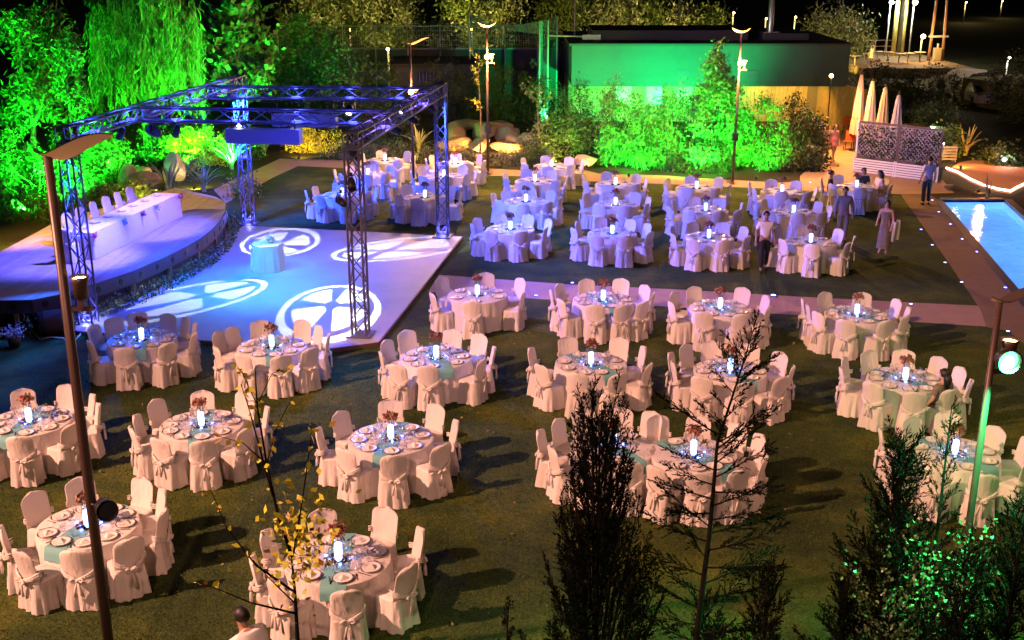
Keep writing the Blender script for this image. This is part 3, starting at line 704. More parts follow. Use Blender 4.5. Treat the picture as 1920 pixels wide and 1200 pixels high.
def moving_head(loc, target, label, lens):
    d = (Vector(target) - Vector(loc)).normalized(); hz = math.atan2(d.y, d.x) - PI / 2; t = thing('moving_head', label, 'moving head', loc, hz, 'moving head projectors under the truss'); d = Matrix.Rotation(-hz, 3, 'Z') @ d
    MB().box((-.2, -.15, .28), (.2, .15, .36)).build('base', M_BLACK, t)
    MB().box((-.2, -.04, -.02), (-.15, .04, .28)).box((.15, -.04, -.02), (.2, .04, .28)).build('yoke', M_BLACK, t)
    M = d.to_track_quat('Z', 'Y').to_matrix().to_4x4()
    h = MB().lathe([(.001, -.2), (.10, -.19), (.135, -.1), (.14, .05), (.115, .17), (.105, .2), (.098, .2), (.09, .12)], 18, M).build('head', M_BLACK, t)
    MB().lathe([(.001, .14), (.05, .138), (.092, .13)], 16, M).build('lens', lens, h)
    return t
def gobo(loc, center, rad, power, rot, col=(.86, .92, 1)):
    o = spot(loc, center, power, col, 40, .02, .012, 'gobo_projector'); l = o.data
    dist = (Vector(center) - Vector(loc)).length; half = math.atan(rad / dist); l.spot_size = min(2 * half * 1.25, 3)
    l.use_nodes = True; nt = l.node_tree; em = next(n for n in nt.nodes if n.type == 'EMISSION')
    tc = nt.nodes.new('ShaderNodeTexCoord'); sx = nt.nodes.new('ShaderNodeSeparateXYZ'); nt.links.new(tc.outputs['Normal'], sx.inputs[0])
    def mth(op, a, b=None, clamp=False):
        n = nt.nodes.new('ShaderNodeMath'); n.operation = op; n.use_clamp = clamp
        for i, q in enumerate((a, b)):
            if q is None: continue
            if isinstance(q, (int, float)): n.inputs[i].default_value = q
            else: nt.links.new(q, n.inputs[i])
        return n.outputs[0]
    z = mth('ABSOLUTE', sx.outputs[2]); X = mth('DIVIDE', sx.outputs[0], z); Y = mth('DIVIDE', sx.outputs[1], z)
    r = mth('DIVIDE', mth('SQRT', mth('ADD', mth('MULTIPLY', X, X), mth('MULTIPLY', Y, Y))), math.tan(half))
    ang = mth('ADD', mth('ARCTAN2', Y, X), rot + 20 * PI)
    k = mth('ABSOLUTE', mth('SUBTRACT', mth('MODULO', ang, PI / 2), PI / 4))          # 45 deg on an arm, 0 between arms
    arm = mth('LESS_THAN', k, mth('ADD', R(29), mth('MULTIPLY', r, R(3))))
    hub = mth('GREATER_THAN', r, .16)
    disc = mth('MULTIPLY', mth('MULTIPLY', mth('LESS_THAN', r, .76), arm), hub)
    ring = mth('MULTIPLY', mth('LESS_THAN', r, 1.0), mth('GREATER_THAN', r, .87))
    nt.links.new(mth('ADD', disc, ring, True), em.inputs['Strength'])
    return o
GOB = [((-7.2, 30.5, 4.3), (-7.4, 35.3, .08), 1.22, 0.3, 'left moving head under the front cross beam of the truss'),
       ((-9.75, 31.2, 4.3), (-3.9, 34.6, .08), 1.2, .8, 'moving head hung from the left truss beam'),
       ((-3.3, 35.5, 4.3), (-8.35, 29.75, .08), 1.2, .1, 'right moving head under the rear cross beam of the truss'),
       ((-5.0, 35.4, 4.3), (-4.75, 28.9, .08), 1.27, .05, 'middle moving head under the rear cross beam of the truss')]
for loc, ctr, rad, rot, lb in GOB:
    moving_head(loc, ctr, lb, M_LENSW)
    d = (Vector(ctr) - Vector(loc)).normalized(); gobo(Vector(loc) + d * .3, ctr, rad, 8500 if rad < 1.21 else 5600, rot)
BLUE, PURP, CYAN, DBLUE = (.06, .14, 1.0), (.38, .22, 1.0), (.10, .55, 1.0), (.03, .08, 1.0)
rb = lambda t, dz=-.42: z3(FRt) + (z3(BRt) - z3(FRt)) * t + Vector((.0, 0, dz))
lb_ = lambda t, dz=-.42: z3(FLt) + (z3(BLt) - z3(FLt)) * t + Vector((0, 0, dz))
TL = [(rb(.87), (6, 40, 0), 'rear stage light on the right truss beam, lens glowing blue', M_LENSB, 3600, BLUE, 118),
      (rb(.62), (7, 37, 0), 'second stage light from rear on the right truss beam', M_LENSB, 3000, (.11, .13, 1), 110),
      (rb(.42), (9, 31, 0), 'third stage light from rear on the right truss beam', M_LENSB, 3900, (.2, .14, 1), 110),
      (rb(.03), (1, 27, 0), 'stage light on the front right truss tower, upper', M_LENSD, 600, (.2, .14, 1), 100),
      (FRt + Vector((-.02, -.3, 3.75)), (-2.6, 22.5, 0), 'stage light on the front right truss tower, lower', M_LENSD, 1100, (.03, .18, 1), 70),
      (lb_(.05), (-10.8, 24.4, 0), 'stage light at the front end of the left truss beam', M_LENSD, 4000, (.02, .12, 1.0), 72),
      (lb_(.93), (-7.5, 43, 0), 'stage light at the rear end of the left truss beam', M_LENSD, 9000, (.01, .07, 1), 105),
      (lb_(.5), (-10.9, 34.0, .9), 'stage light facing the stage, middle of left truss beam', M_LENSD, 2800, (.12, .10, 1), 66),
      (lb_(.24), (-12.2, 30.6, .9), 'stage light facing the stage, front of left truss beam', M_LENSD, 4200, (.12, .10, 1), 70),
      (C1[0].lerp(C1[1], .6) + Vector((0, 0, -.42)), (-6.9, 24, .7), 'stage light under the front cross beam facing the camera side', M_LENSD, 4200, (.20, .12, 1), 50),
      (C1[0].lerp(C1[1], .16) + Vector((0, -.3, -.42)), (-10.7, 31.3, .4), 'stage light under the front cross beam facing the stage front', M_LENSD, 2400, (.01, .05, 1), 100)]
for loc, tg, lb, ln, pw, colr, an in TL:
    par_can(loc, tg, lb, ln); d = (Vector(tg) - Vector(loc)).normalized(); spot(Vector(loc) + d * .16, tg, pw, colr, an, .7, .08, 'stage_lamp')
# wash lights over the dance floor, in long housings hung from the cross beams
def wash(c, w, label, d, tgt, lamps):
    t = thing('wash_light', label, 'wash light', c, math.atan2(d.y, d.x), 'long wash lights hung under the truss')
    MB().box((-w / 2, -.16, -.19), (w / 2, .16, .19)).build('housing', mat('pale_housing', (.22, .22, .30), .5), t)
    for x in (-w / 2 + .15, w / 2 - .15): MB().tube([(x, 0, .19), (x, 0, .5)], .015, 6).build('hanger', M_BLACK, t)
    MB().box((-w / 2 + .05, -.11, -.196), (w / 2 - .05, .11, -.19)).build('lens', M_LENSB, t)
    for off_, tg, pw, cl, an in lamps: spot(Vector(c) + d * off_ + Vector((0, 0, -.24)), tg, pw * .8, cl, an, .8, .2, 'wash_lamp')
w1 = at(495, 255, 30.3); w2 = at(572, 226, 35.2); dd = (C1[1] - C1[0]).normalized()
wash(w1, 2.0, 'blue-lit long light housing under the front cross beam', dd, None, [(-.6, (-7.4, 30.6, 0), 1100, (.03, .52, 1), 84), (.6, (-5.8, 30, 0), 1200, (.03, .20, 1), 100), (0, (-6.6, 27.6, 0), 1200, (.03, .20, 1), 85)])
wash(w2, 2.0, 'blue-lit long light housing under the rear cross beam', dd, None, [(-.6, (-6.8, 35, 0), 1300, (.04, .10, 1), 120), (.6, (-3.6, 31.5, 0), 2300, (.06, .09, 1), 110)])
spot(C1[0] + dd * 1.0 + Vector((0, 0, -.35)), (st_c.x, st_c.y, .5), 700, (.16, .85, 1.0), 26, .6, .08, 'table_spot')
bulb = thing('truss_bulb', 'small bright white lamp on the front truss cross beam', 'lamp', at(448, 234, 30.4)); MB().lathe([(.001, -.06), (.05, -.04), (.06, 0), (.05, .04), (.001, .06)], 12).build('lens', M_LENSW, bulb); MB().box((-.02, -.02, .05), (.02, .02, .2)).build('clamp', M_BLACK, bulb)

# ------------------------------------------------------------------ lamp posts with a wave-shaped reflector and an uplight
M_POLE = mat('post_paint', (.06, .035, .03), .4, .2)
M_REFL = mat('reflector_paint', (.42, .24, .15), .45)
M_REFT = mat('reflector_top', (.06, .04, .04), .5)
def lamp_post(label, base, h, heading, scale=1.0, up=1.6, lamp=M_LENSY, power=0, box=None, upcol=(1, .62, .3), r=.06, uppow=60, down=0, lampr=.07, cup=False, tilt=.6):
    t = thing('lamp_post', label, 'lamp post', base, heading, 'lamp posts with wave reflectors')
    MB().tube([(0, 0, 0), (0, 0, h * .5), (0, 0, h - .05)], [r, r * .9, r * .75], 12).build('pole', M_POLE, t)
    MB().lathe([(r * 2, 0), (r * 2, .02), (r * 1.2, .04), (r * 1.2, .12), (r, .13)], 14).build('base_plate', M_POLE, t)
    def surf(dz):
        def f(i, j):
            u = -1 + 2 * i / 20; a = -1 + 2 * j / 8
            x = u * .52 + .36; wv = .24 * math.sqrt(max(0, 1 - abs(u) ** 3)) * (1 - .3 * max(0, u)) + .012
            z = .17 * math.sin(1.5 * u) + .5 * max(0, -u - .45) ** 2
            if cup: x = u * .44; z = .20 * u * u
            return (x * scale, a * wv * scale, h + z * scale - a * wv * tilt * scale + dz)
        return f
    MB().grid(surf(0), 21, 9).build('reflector', M_REFL, t); MB().grid(surf(.012), 21, 9).build('reflector_cover', M_REFT, t)
    hu = h - up
    b = MB(); b.box((-.02, -.03, hu - .28), (.30, .03, hu - .24)); b.box((.16, -.05, hu - .24), (.22, .05, hu - .1)); b.build('bracket', M_POLE, t)
    hs_ = MB().lathe([(.001, hu - .14), (.075, hu - .13), (.085, hu + .05), (.105, hu + .12), (.098, hu + .12), (.08, hu + .08)], 16, Matrix.Translation((.19, 0, 0))).build('uplight', M_POLE, t)
    MB().lathe([(.001, hu + .10), (lampr, hu + .095), (lampr + .02, hu + .085)], 14, Matrix.Translation((.19, 0, 0))).build('lens', lamp, hs_)
    if box:
        MB().box((-.12, -.1, box - .14), (.12, .1, box + .14)).build('control_box', M_BLACK, t)
    M = Matrix.Translation(base) @ Matrix.Rotation(heading, 4, 'Z')
    spot(M @ Vector((.19, 0, hu + .14)), M @ Vector((.36, 0, h)), uppow, upcol, 60, .5, .05, 'uplight_lamp')
    return t, M, hu
lp = at(203, 1200, 12.3); lpx = lp.x
t, M, hu = lamp_post('tall dark lamp post with wave reflector at the left foreground', (lpx, 12.3, 0), 7.0, R(-4), .85, 1.55, M_LENSY, box=None, r=.066, uppow=30, tilt=.35)
# second fitting lower on the post
fx = at(205, 950, 12.25)
t2 = thing('floodlight', 'round dark floodlight clamped low on the left lamp post', 'floodlight', (lpx + .2, 12.2, fx.z), R(-60))
MB().lathe([(.001, -.2), (.09, -.19), (.11, -.12), (.12, .1), (.13, .14), (.12, .14), (.10, .08)], 16, Matrix.Rotation(R(78), 4, 'Y')).build('housing', M_BLACK, t2)
MB().lathe([(.001, .09), (.1, .08)], 14, Matrix.Rotation(R(78), 4, 'Y')).build('lens', M_LENSD, t2); MB().tube([(-.02, 0, .0), (-.12, -.1, .02), (-.14, -.13, .03)], .02, 6).build('bracket', M_BLACK, t2)
PB = [('lamp post standing behind the truss, reflector pointing right', (at(775, 320, 45.5).x, 45.5), at(768, 78, 45.5).z, 0.0, at(776, 172, 45.5).z),
      ('lamp post at the back path left of the green bushes', (gp(915, 328).x, gp(915, 328).y), at(910, 50, 47.5).z, R(5), at(912, 106, 47.5).z),
      ('lamp post standing in front of the green bushes', (gp(1373, 345).x, gp(1373, 345).y), at(1385, 60, 45.6).z, R(-5), at(1382, 118, 45.6).z)]
for lb, bxy, h, hd_, zl in PB:
    lamp_post(lb, (*bxy, 0), h, hd_, .85, h - zl, M_LENSY, box=(1.9 if 'truss' not in lb else None), r=.055, uppow=7, lampr=.085, cup='truss' not in lb, tilt=.25)
    # the round bulb below the reflector
    bl = Vector((bxy[0], bxy[1] - .13, zl)); tb = thing('globe_lamp', 'glowing warm globe on the ' + lb, 'lamp', bl, 0, 'warm globes on lamp posts')
    MB().lathe([(.001, -.1), (.07, -.075), (.1, 0), (.07, .075), (.001, .1)], 14).build('globe', M_LENSY, tb); MB().box((-.02, 0, -.02), (.02, .1, .02)).build('bracket', M_POLE, tb)
    point(bl + Vector((0, -.35, .1)), (2600 if 'truss' not in lb else 800), (1, .50, .2), .12, 'globe_lamp_light')
# right foreground post with the green floodlight
rp = (5.34, 12.0, 0)
t, M, hu = lamp_post('lamp post with dazzling green floodlight at the right foreground', rp, 5.42, R(10), .55, .62, M_LENSY, r=.046, uppow=20, tilt=.2)
gz = at(1865, 675, 11.8).z
gl = thing('floodlight', 'dazzling green floodlight on the right foreground post', 'floodlight', (5.42, 11.78, gz), 0)
MB().lathe([(.001, -.14), (.10, -.13), (.13, -.02), (.14, .06), (.125, .06), (.11, .0)], 18, Matrix.Rotation(R(90), 4, 'X')).build('housing', M_BLACK, gl)
MB().lathe([(.001, .03), (.08, .025), (.118, .0)], 18, Matrix.Rotation(R(90), 4, 'X')).build('lens', mat('green_lens', (.3, 1, .4), .3, emit=(.08, 1, .22), estr=5), gl)
MB().lathe([(.001, .045), (.04, .04), (.055, .03)], 16, Matrix.Rotation(R(90), 4, 'X')).build('bulb', mat('green_bulb', (.7, 1, .8), .3, emit=(.6, 1, .7), estr=90), gl)
gl.scale = (1.0, 1.0, 1.0)
MB().tube([(0, .05, .0), (-.02, .16, .08)], .02, 6).build('bracket', M_BLACK, gl)
spot((5.42, 11.66, gz), (4.9, 10.9, 1.6), 2800, (.05, 1, .28), 120, .6, .1, 'green_flood')
spot((5.5, 12.25, gz + .05), (10.2, 22.5, 0), 650, (.01, 1, .16), 46, .9, .1, 'green_flood_spill')
# warm floodlights on masts beside the camera, plus an added unseen fill behind it
spot((-26, 6, 20.0), (2.2, 16.8, 0), 78000, (1, .45, .30), 42, .4, .35, 'mast_flood')
spot((-5, -5, 15), (1, 17, 0), 7500, (1, .49, .35), 48, .7, .3, 'camera_side_fill')  # added fill that lifts the shaded sides facing the camera
spot((18, 17, 10), (5, 21, 0), 3000, (1, .47, .31), 62, .6, .3, 'side_flood')
# pool lamps below water
for yy in (24.5, 29, 33.5, 38, 41.5):
    f = (yy - 22) / 20.5; x = 12.55 + (16.2 - 12.55) * f
    l = bpy.data.lights.new('pool_lamp', 'AREA'); l.shape = 'DISK'; l.size = .5; l.energy = 850; l.color = (.24, .46, 1.0); o = bpy.data.objects.new('pool_lamp', l); COL.objects.link(o); o.location = (x + .03, yy, -.55); aim(o, (x + 2, yy - .35, -.62))
# ------------------------------------------------------------------ blue ground lights
M_LED = mat('blue_led', (.1, .1, 1), .3, emit=(.16, .20, 1.0), estr=14)
gme = MB().lathe([(.05, -.01), (.06, .012), (.045, .018)], 12, cap1=False).mesh('rim', M_BLACK); gle = MB().lathe([(.044, .016), (.03, .022), (.001, .024)], 12).mesh('lens', M_LED)
GL = [((1005, 555), 'on the cross path behind the fourth-row tables'), ((1073, 531), 'at the upper edge of the cross path'), ((1450, 555), 'on the cross path, brightest of all'), ((1708, 571), 'on the cross path near its right end'), ((1890, 622), 'at the right picture edge below the pool'),
      ((1727, 431), 'farthest along the lawn edge of the pool deck'), ((1748, 460), 'second farthest on the deck edge'), ((1772, 493), 'third farthest on the deck edge'), ((1803, 530), 'nearest on the lawn edge of the pool deck'),
      ((1748, 376), 'at the far left corner of the pool'), ((1760, 398), 'second along the pool side'), ((1782, 421), 'third along the pool side'), ((1804, 449), 'fourth along the pool side'), ((1832, 473), 'fifth along the pool side'), ((1885, 540), 'nearest along the pool side'),
      ((1300, 334), 'on the back path before the bushes'), ((1519, 343), 'on the back path by the passage')]
for px, lb in GL:
    p = gp(*px); o = thing('ground_light', 'small blue light set in the ground ' + lb, 'ground light', (p.x, p.y, .0), 0, 'blue ground lights'); k = 1.6 if px[0] == 1450 else 1.0; o.scale = (k, k, k)
    ob('rim', gme, o); ob('lens', gle, o)

spot((-17.5, 29, 6.5), (-14.2, 35, .9), 9000, (1, .50, .03), 50, .7, .15, 'stage_side_flood')
par_can(FRt + Vector((-.32, -.05, 3.3)), w1, 'small added light on the front right tower that brightens the housing', M_LENSD)  # can and beam added to throw blue onto the housing front
spot(FRt + Vector((-.48, .05, 3.35)), w1, 900, (.03, .05, 1), 60, .6, .06, 'stage_lamp')

# glowing blue bars and lamps added to light the truss metal
M_ADDED_GLOW = mat('added_glow_bar', (.1, .1, .9), .4, emit=(.10, .12, 1.0), estr=1.2)
def truss_fill(p, pw, col=(.07, .10, 1.0)):
    MB().box((p.x - .12, p.y - .03, p.z - .03), (p.x + .12, p.y + .03, p.z + .03)).build('added_glow_bar', M_ADDED_GLOW, truss); point(p + Vector((0, -.02, .1)), pw, col, .06, 'added_truss_fill')
for t_ in (.12, .3, .5, .68, .88): truss_fill(z3(FLt).lerp(z3(BLt), t_) + Vector((.0, 0, -.14)), 48)
for t_ in (.15, .4, .65, .88): truss_fill(C1[0].lerp(C1[1], t_) + Vector((0, 0, -.14)), 48); truss_fill(C2[0].lerp(C2[1], t_) + Vector((0, 0, -.14)), 44)
for t_ in (.3, .75): truss_fill(z3(FRt).lerp(z3(BRt), t_) + Vector((0, 0, -.14)), 34, (.3, .16, 1))
for p_ in (FLt, BLt, BRt): truss_fill(Vector((p_.x, p_.y, p_.z + .12)), 40, (.12, .12, 1.0)); truss_fill(Vector((p_.x, p_.y, p_.z + 2.3)), 22, (.12, .10, 1.0))

# the dark boxes on the back posts are floodlights turned to the planting
bp1 = gp(1373, 345); spot((bp1.x, bp1.y + .2, 2.0), (bp1.x - 1.6, bp1.y + 3.4, 1.2), 2000, (.06, 1, .03), 110, .6, .08, 'post_flood')
bp0 = gp(915, 328); spot((bp0.x, bp0.y + .2, 2.0), (bp0.x, bp0.y + 7, .6), 700, (1, .45, .08), 110, .6, .08, 'post_flood')

# cables looped along the truss
for i, (a, d) in enumerate(((C1[0], C1[1]), (C2[0], C2[1]), (z3(FRt), z3(BRt)))):
    n_ = 6; pts_ = []
    for k in range(n_ * 6 + 1):
        f = k / (n_ * 6); pts_.append(a.lerp(d, .04 + .92 * f) + Vector((0, -.03, -.19 - .10 * abs(math.sin(PI * n_ * f)))))
    MB().tube(pts_, .012, 5).build('cable', M_BLACK, truss)
# ------------------------------------------------------------------ planting
def leafmat(name, ramp, rough=.5): return mat(name, ramp[0], rough, island=ramp, spec=.35)
LM = dict(a=leafmat('leaf_mid', [(.035, .06, .015), (.07, .11, .03), (.12, .17, .05)]), w=leafmat('leaf_willow', [(.05, .08, .02), (.09, .13, .035), (.14, .17, .05)]),
          d=leafmat('leaf_dark', [(.018, .03, .01), (.04, .06, .02), (.07, .10, .035)]), g=leafmat('leaf_grey', [(.06, .07, .04), (.10, .11, .07), (.15, .16, .11)]),
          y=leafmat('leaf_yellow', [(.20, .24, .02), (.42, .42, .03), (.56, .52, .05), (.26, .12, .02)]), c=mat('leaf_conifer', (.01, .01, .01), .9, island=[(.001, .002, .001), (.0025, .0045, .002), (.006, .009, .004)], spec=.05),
          k=leafmat('leaf_shiny', [(.05, .10, .04), (.10, .17, .07), (.18, .26, .12)], .3))
M_BARK = mat('bark', (.07, .05, .035), .9, var=(.14, .10, .07), vscale=14, bump=.6, bscale=30)
M_BARKD = mat('bark_dark', (.008, .006, .005), .95, spec=.1)
def limb_mesh(base, tops, r0, lean=None):
    b = MB(); base = Vector(base); fork = base.lerp(Vector(np.mean(np.array([list(t) for t in tops]), axis=0)), .45); fork.z = max(fork.z, base.z + .5)
    b.tube([base - Vector((0, 0, .05)), base.lerp(fork, .5) + Vector((random.uniform(-.06, .06), random.uniform(-.06, .06), 0)), fork], [r0 * 1.25, r0 * .95, r0 * .8], 8)
    for t in tops:
        t = Vector(t); m_ = fork.lerp(t, .5) + Vector((random.uniform(-.2, .2), random.uniform(-.2, .2), random.uniform(0, .25)))
        b.tube([fork, m_, t], [r0 * .6, r0 * .38, r0 * .12], 6)
    return b
def tree(name, label, base, blobs, n, size, m, r0=.1, nclump=90, cr=.45, aspect=.5, cat='tree', group=None, limbs=6, axis=None, spread=1.0):
    t = thing(name, label, cat, base, 0, group); base = Vector(base)
    bl = [((Vector(c) - base), r) for c, r in blobs]
    Pn, C = clump_points(bl, n, nclump, cr)
    Pn[:, 2] = np.maximum(Pn[:, 2], .03)
    ob('crown', leaves('crown', Pn, size, m, aspect, axis, spread), t)
    idx = rng.choice(len(C), size=min(limbs, len(C)), replace=False)
    limb_mesh((0, 0, 0), [tuple(C[i]) for i in idx], r0).build('trunk', M_BARK, t)
    return t
def A(px, py, Y, r): return (tuple(at(px, py, Y)), r)
def foot(px, Y): return (at(px, 300, Y).x, Y, 0)
# left grove, lit green
tree('feathery_tree', 'tall feathery tree at the upper left corner', foot(55, 45), [A(40, 60, 45, (1.1, 1, 1.5)), A(100, 30, 45.4, (.8, .8, 1.2)), A(75, 170, 45, (1.3, 1, 1.5)), A(20, 190, 45, (.9, .8, 1.3)), A(105, 110, 45, (.8, .7, .9))], 5200, .25, LM['a'], .13, 70, .34, .34, axis=(0, 0, -.5))
tree('feathery_tree', 'young slender tree right of the upper left feathery tree', foot(133, 43.5), [A(130, 95, 43.5, (.5, .5, .8)), A(125, 150, 43.5, (.5, .5, .9)), A(145, 190, 43.5, (.4, .4, .8))], 2200, .15, LM['a'], .06, 50, .26, .4)
tree('broadleaf_tree', 'large-leaved tree right of the weeping tree', foot(450, 52), [A(440, 40, 52, (1.2, 1.1, 1.6)), A(410, 90, 52, (.9, 1, 1.3)), A(480, 70, 52, (1, 1, 1.3)), A(450, 130, 51.6, (1.4, 1.1, 1.2)), A(440, -10, 52, (.9, .8, .9))], 3600, .30, LM['a'], .12, 70, .40, .62)
tree('dark_tree', 'dark blue-green tree behind the truss corner', foot(570, 60), [A(570, 90, 60, (1.5, 1.3, 1.8)), A(610, 120, 60, (1.6, 1.3, 1.6)), A(545, 140, 60, (1.3, 1.2, 1.6))], 5200, .2, LM['d'], .14, 80, .5, .5)
tree('dark_tree', 'dim leafy tree above the middle of the truss', foot(665, 57), [A(650, 150, 57, (1.5, 1.2, 1.7)), A(700, 170, 57, (1.5, 1.2, 1.5)), A(620, 200, 57, (1.3, 1, 1.3))], 4200, .17, LM['d'], .1, 80, .45, .5)
# weeping tree
wt = thing('weeping_tree', 'large weeping tree with long hanging foliage behind the stage', 'tree', foot(280, 50)); wb_ = Vector(foot(280, 50))
PP = []; AX = []
for k in range(430):
    px = random.uniform(165, 378); top = -40 + 60 * abs((px - 275) / 110) ** 2 + random.uniform(0, 150); Y = 50 + random.uniform(-1.6, 1.6)
    p = at(px, top, Y) - wb_; L = random.uniform(1.0, 3.2)
    sway = Vector((random.uniform(-.12, .12), random.uniform(-.1, .1), 0)); nl = int(L * 16)
    for i in range(nl):
        z = p.z - L * i / nl
        if z < .2: break
        PP.append((p.x + sway.x * i / nl * L + random.gauss(0, .05), p.y + sway.y * i / nl * L + random.gauss(0, .05), z))
for k in range(1200):
    px = random.uniform(160, 380); p = at(px, random.uniform(-60, 120), 50 + random.uniform(-1.5, 1.5)) - wb_; PP.append(tuple(p))
ob('crown', leaves('crown', np.array(PP), .30, LM['w'], .16, (0, 0, -1.8), .6), wt)
limb_mesh((0, 0, 0), [(-1.8, .3, 5.6), (1.6, -.2, 5.8), (-.6, .6, 6.6), (.7, -.5, 6.8), (-.9, -.9, 5.2), (1.3, .8, 5)], .2).build('trunk', M_BARK, wt)
# shrubs behind the stage
SH = [((60, 330), 42, (1.7, 1.0, 1.1), 'a'), ((150, 300), 44, (1.5, 1, 1.1), 'a'), ((20, 380), 39.5, (1.2, .8, .8), 'a'), ((110, 385), 39, (1.0, .7, .55), 'd'), ((200, 285), 47.5, (1.2, 1, .8), 'a'), ((200, 345), 42, (1.0, .6, .32), 'k'), ((290, 255), 49.5, (1.3, 1, .8), 'a'), ((350, 250), 49, (1.3, .9, .9), 'y'), ((395, 240), 50, (1.0, .8, .9), 'y'), ((265, 345), 42.5, (.7, .5, .25), 'k'), ((150, 240), 46, (1.6, 1, 1.2), 'a'), ((15, 290), 44, (1.3, 1, 1.3), 'a'), ((455, 330), 43, (.5, .5, .35), 'k'), ((345, 300), 47.5, (.8, .6, .35), 'g'), ((450, 250), 51, (1.1, .8, .8), 'd')]  # y shrubs have their yellow light put into the leaf colour
nm = ['far left', 'second', 'lower left corner', 'beside the stage rear', 'left of the rocks', 'behind the head table chairs', 'under the weeping tree', 'yellow-lit, left one,', 'yellow-lit, right one,', 'behind the head table end', 'between feathery trees', 'at the left picture edge', 'beside the far left truss tower', 'around the pale rocks', 'below the large-leaved tree']
for (px, Y, r, mk), q in zip(SH, nm):
    c = at(*px, Y); c.z = max(.2, min(c.z, r[2] * .95))
    tree('shrub', f'leafy shrub {q} in the grove behind the stage', (c.x, c.y, 0), [(tuple(c), r)], int(1500 * r[0] * r[2]) + 500, .12, LM[mk], .03, 34, .3, .55, 'shrub', 'shrubs behind the stage', 4)
# bed of low plants
gpts = []
for k in range(5200):
    px = random.uniform(-40, 520); Y = random.uniform(38.5, 52); x = at(px, 350, Y).x
    edge = -9.4 - .0 * Y
    pj = Vector((x, Y))
    if x > -11.2 + (Y - 44) * .12: continue
    if (pj - Vector(b0.xy)).dot(Vector((pn.x, pn.y))) > -.3: continue
    gpts.append((x, Y, random.uniform(0, .25)))
tag(ob('ground_cover', leaves('ground_cover', gpts, .15, LM['a'], .5, (0, 0, .6))), 'low green ground cover in the bed behind the stage', 'ground cover', kind='stuff')
# strap-leaved plants, every blade a piece
M_STRAP = mat('strap_leaf', (.14, .22, .09), .45, var=(.24, .30, .12), vscale=5)
def blade_mesh(L, bend, w):
    b = MB(); vv = []
    for j in range(7):
        q = j / 6; a = R(80) - bend * q * q; r_ = L * q
        x = L * (q * math.cos(R(78)) + bend * .5 * q * q); z = L * (q - .38 * bend * q * q)
        ww = w * (1 - q) ** .55 * (.6 + .8 * q) + .002
        vv += [(x, -ww, z + .012), (x, 0, z), (x, ww, z + .012)]
    ff = []
    for j in range(6):
        for i in range(2): ff.append((j * 3 + i, j * 3 + i + 1, j * 3 + i + 4, j * 3 + i + 3))
    b.add(vv, ff, True); return b
BLD = [blade_mesh(1.0, bd_, .035).mesh('leaf', M_STRAP) for bd_ in (.1, .35, .6, .85, 1.1)]
M_STRAPY = mat('strap_leaf_gold', (.4, .32, .16), .5, var=(.5, .42, .22), vscale=5)
BLDY = [blade_mesh(1.0, bd_, .04).mesh('leaf', M_STRAPY) for bd_ in (.1, .35, .6, .85, 1.1)]
def strap(px, py, size, n, label, set_=BLD, z=0):
    p = gp(px, py); t = thing('flax_plant', label, 'plant', (p.x, p.y, z), 0, 'strap-leaved plants')
    for i in range(n):
        o = ob('leaf', random.choice(set_), t); o.rotation_euler = (0, 0, i * 2.4 + random.uniform(-.3, .3)); k = size * random.uniform(.65, 1.1); o.scale = (k, k, k)
        o.location = (random.uniform(-.06, .06), random.uniform(-.06, .06), 0)
    return p
strap(318, 368, 1.55, 34, 'large green flax plant behind the right end of head table')
strap(383, 360, 1.3, 30, 'flax plant by the back path, front of the pair', BLD)
strap(435, 318, 1.5, 26, 'flax plant by the back path, behind the left rear tower', BLD)
strap(495, 292, 1.2, 24, 'golden flax plant at the bend of the back path', BLDY)
strap(785, 285, 1.3, 22, 'golden flax plant seen under the right truss beam', BLDY)
strap(1810, 292, 1.45, 30, 'orange-lit flax plant above the pool', BLDY)
strap(1850, 372, .9, 22, 'golden grass tuft at the far end of the pool', BLDY)
strap(230, 345, .8, 18, 'small flax plant behind the middle of head table')
# boulders
M_ROCK = mat('boulder_stone', (.30, .22, .14), .9, var=(.46, .36, .24), vscale=2.5, bump=.7, bscale=4)
def boulder(c, r, label, seed, group):
    bm = bmesh.new(); bmesh.ops.create_icosphere(bm, subdivisions=3, radius=1); q = np.random.default_rng(seed)
    ns = [(unit(q.normal(size=(1, 3)))[0], q.uniform(.45, .9)) for _ in range(11)]
    for v in bm.verts:
        p = np.array(v.co)
        for n_, d in ns:
            k = p @ n_
            if k > d: p = p - n_ * (k - d) * .92
        v.co = (p[0] * r[0], p[1] * r[1], p[2] * r[2])
    me = bpy.data.meshes.new('boulder'); bm.to_mesh(me); bm.free(); me.materials.append(M_ROCK)
    o = ob('boulder', me, None, c, q.uniform(0, 6)); return tag(o, label, 'boulder', group)
RK = [((858, 255), 56, (1.1, .6, .45)), ((905, 248), 56.5, (1.0, .6, .5)), ((955, 252), 56, (1.1, .7, .5)), ((850, 275), 54, (1.0, .6, .4)), ((900, 278), 53.6, (.9, .6, .42)), ((950, 280), 53.5, (.9, .6, .4)), ((990, 266), 55, (.7, .5, .4)), ((870, 236), 58, (1.3, .6, .35)), ((935, 234), 58, (1.2, .6, .35))]
for i, (px, Y, r) in enumerate(RK):
    c = at(*px, Y); c.z = max(c.z, r[2] * .6)
    boulder(c, r, f'{("upper", "lower", "small far")[2 if px[0] == 990 else px[1] > 265]} row orange-lit boulder, {("left", "middle", "right")[min(2, int((px[0] - 845) / 50))]}{" one set higher" if px[1] < 240 else ""} behind the back lawn', 50 + i, 'orange-lit boulders')
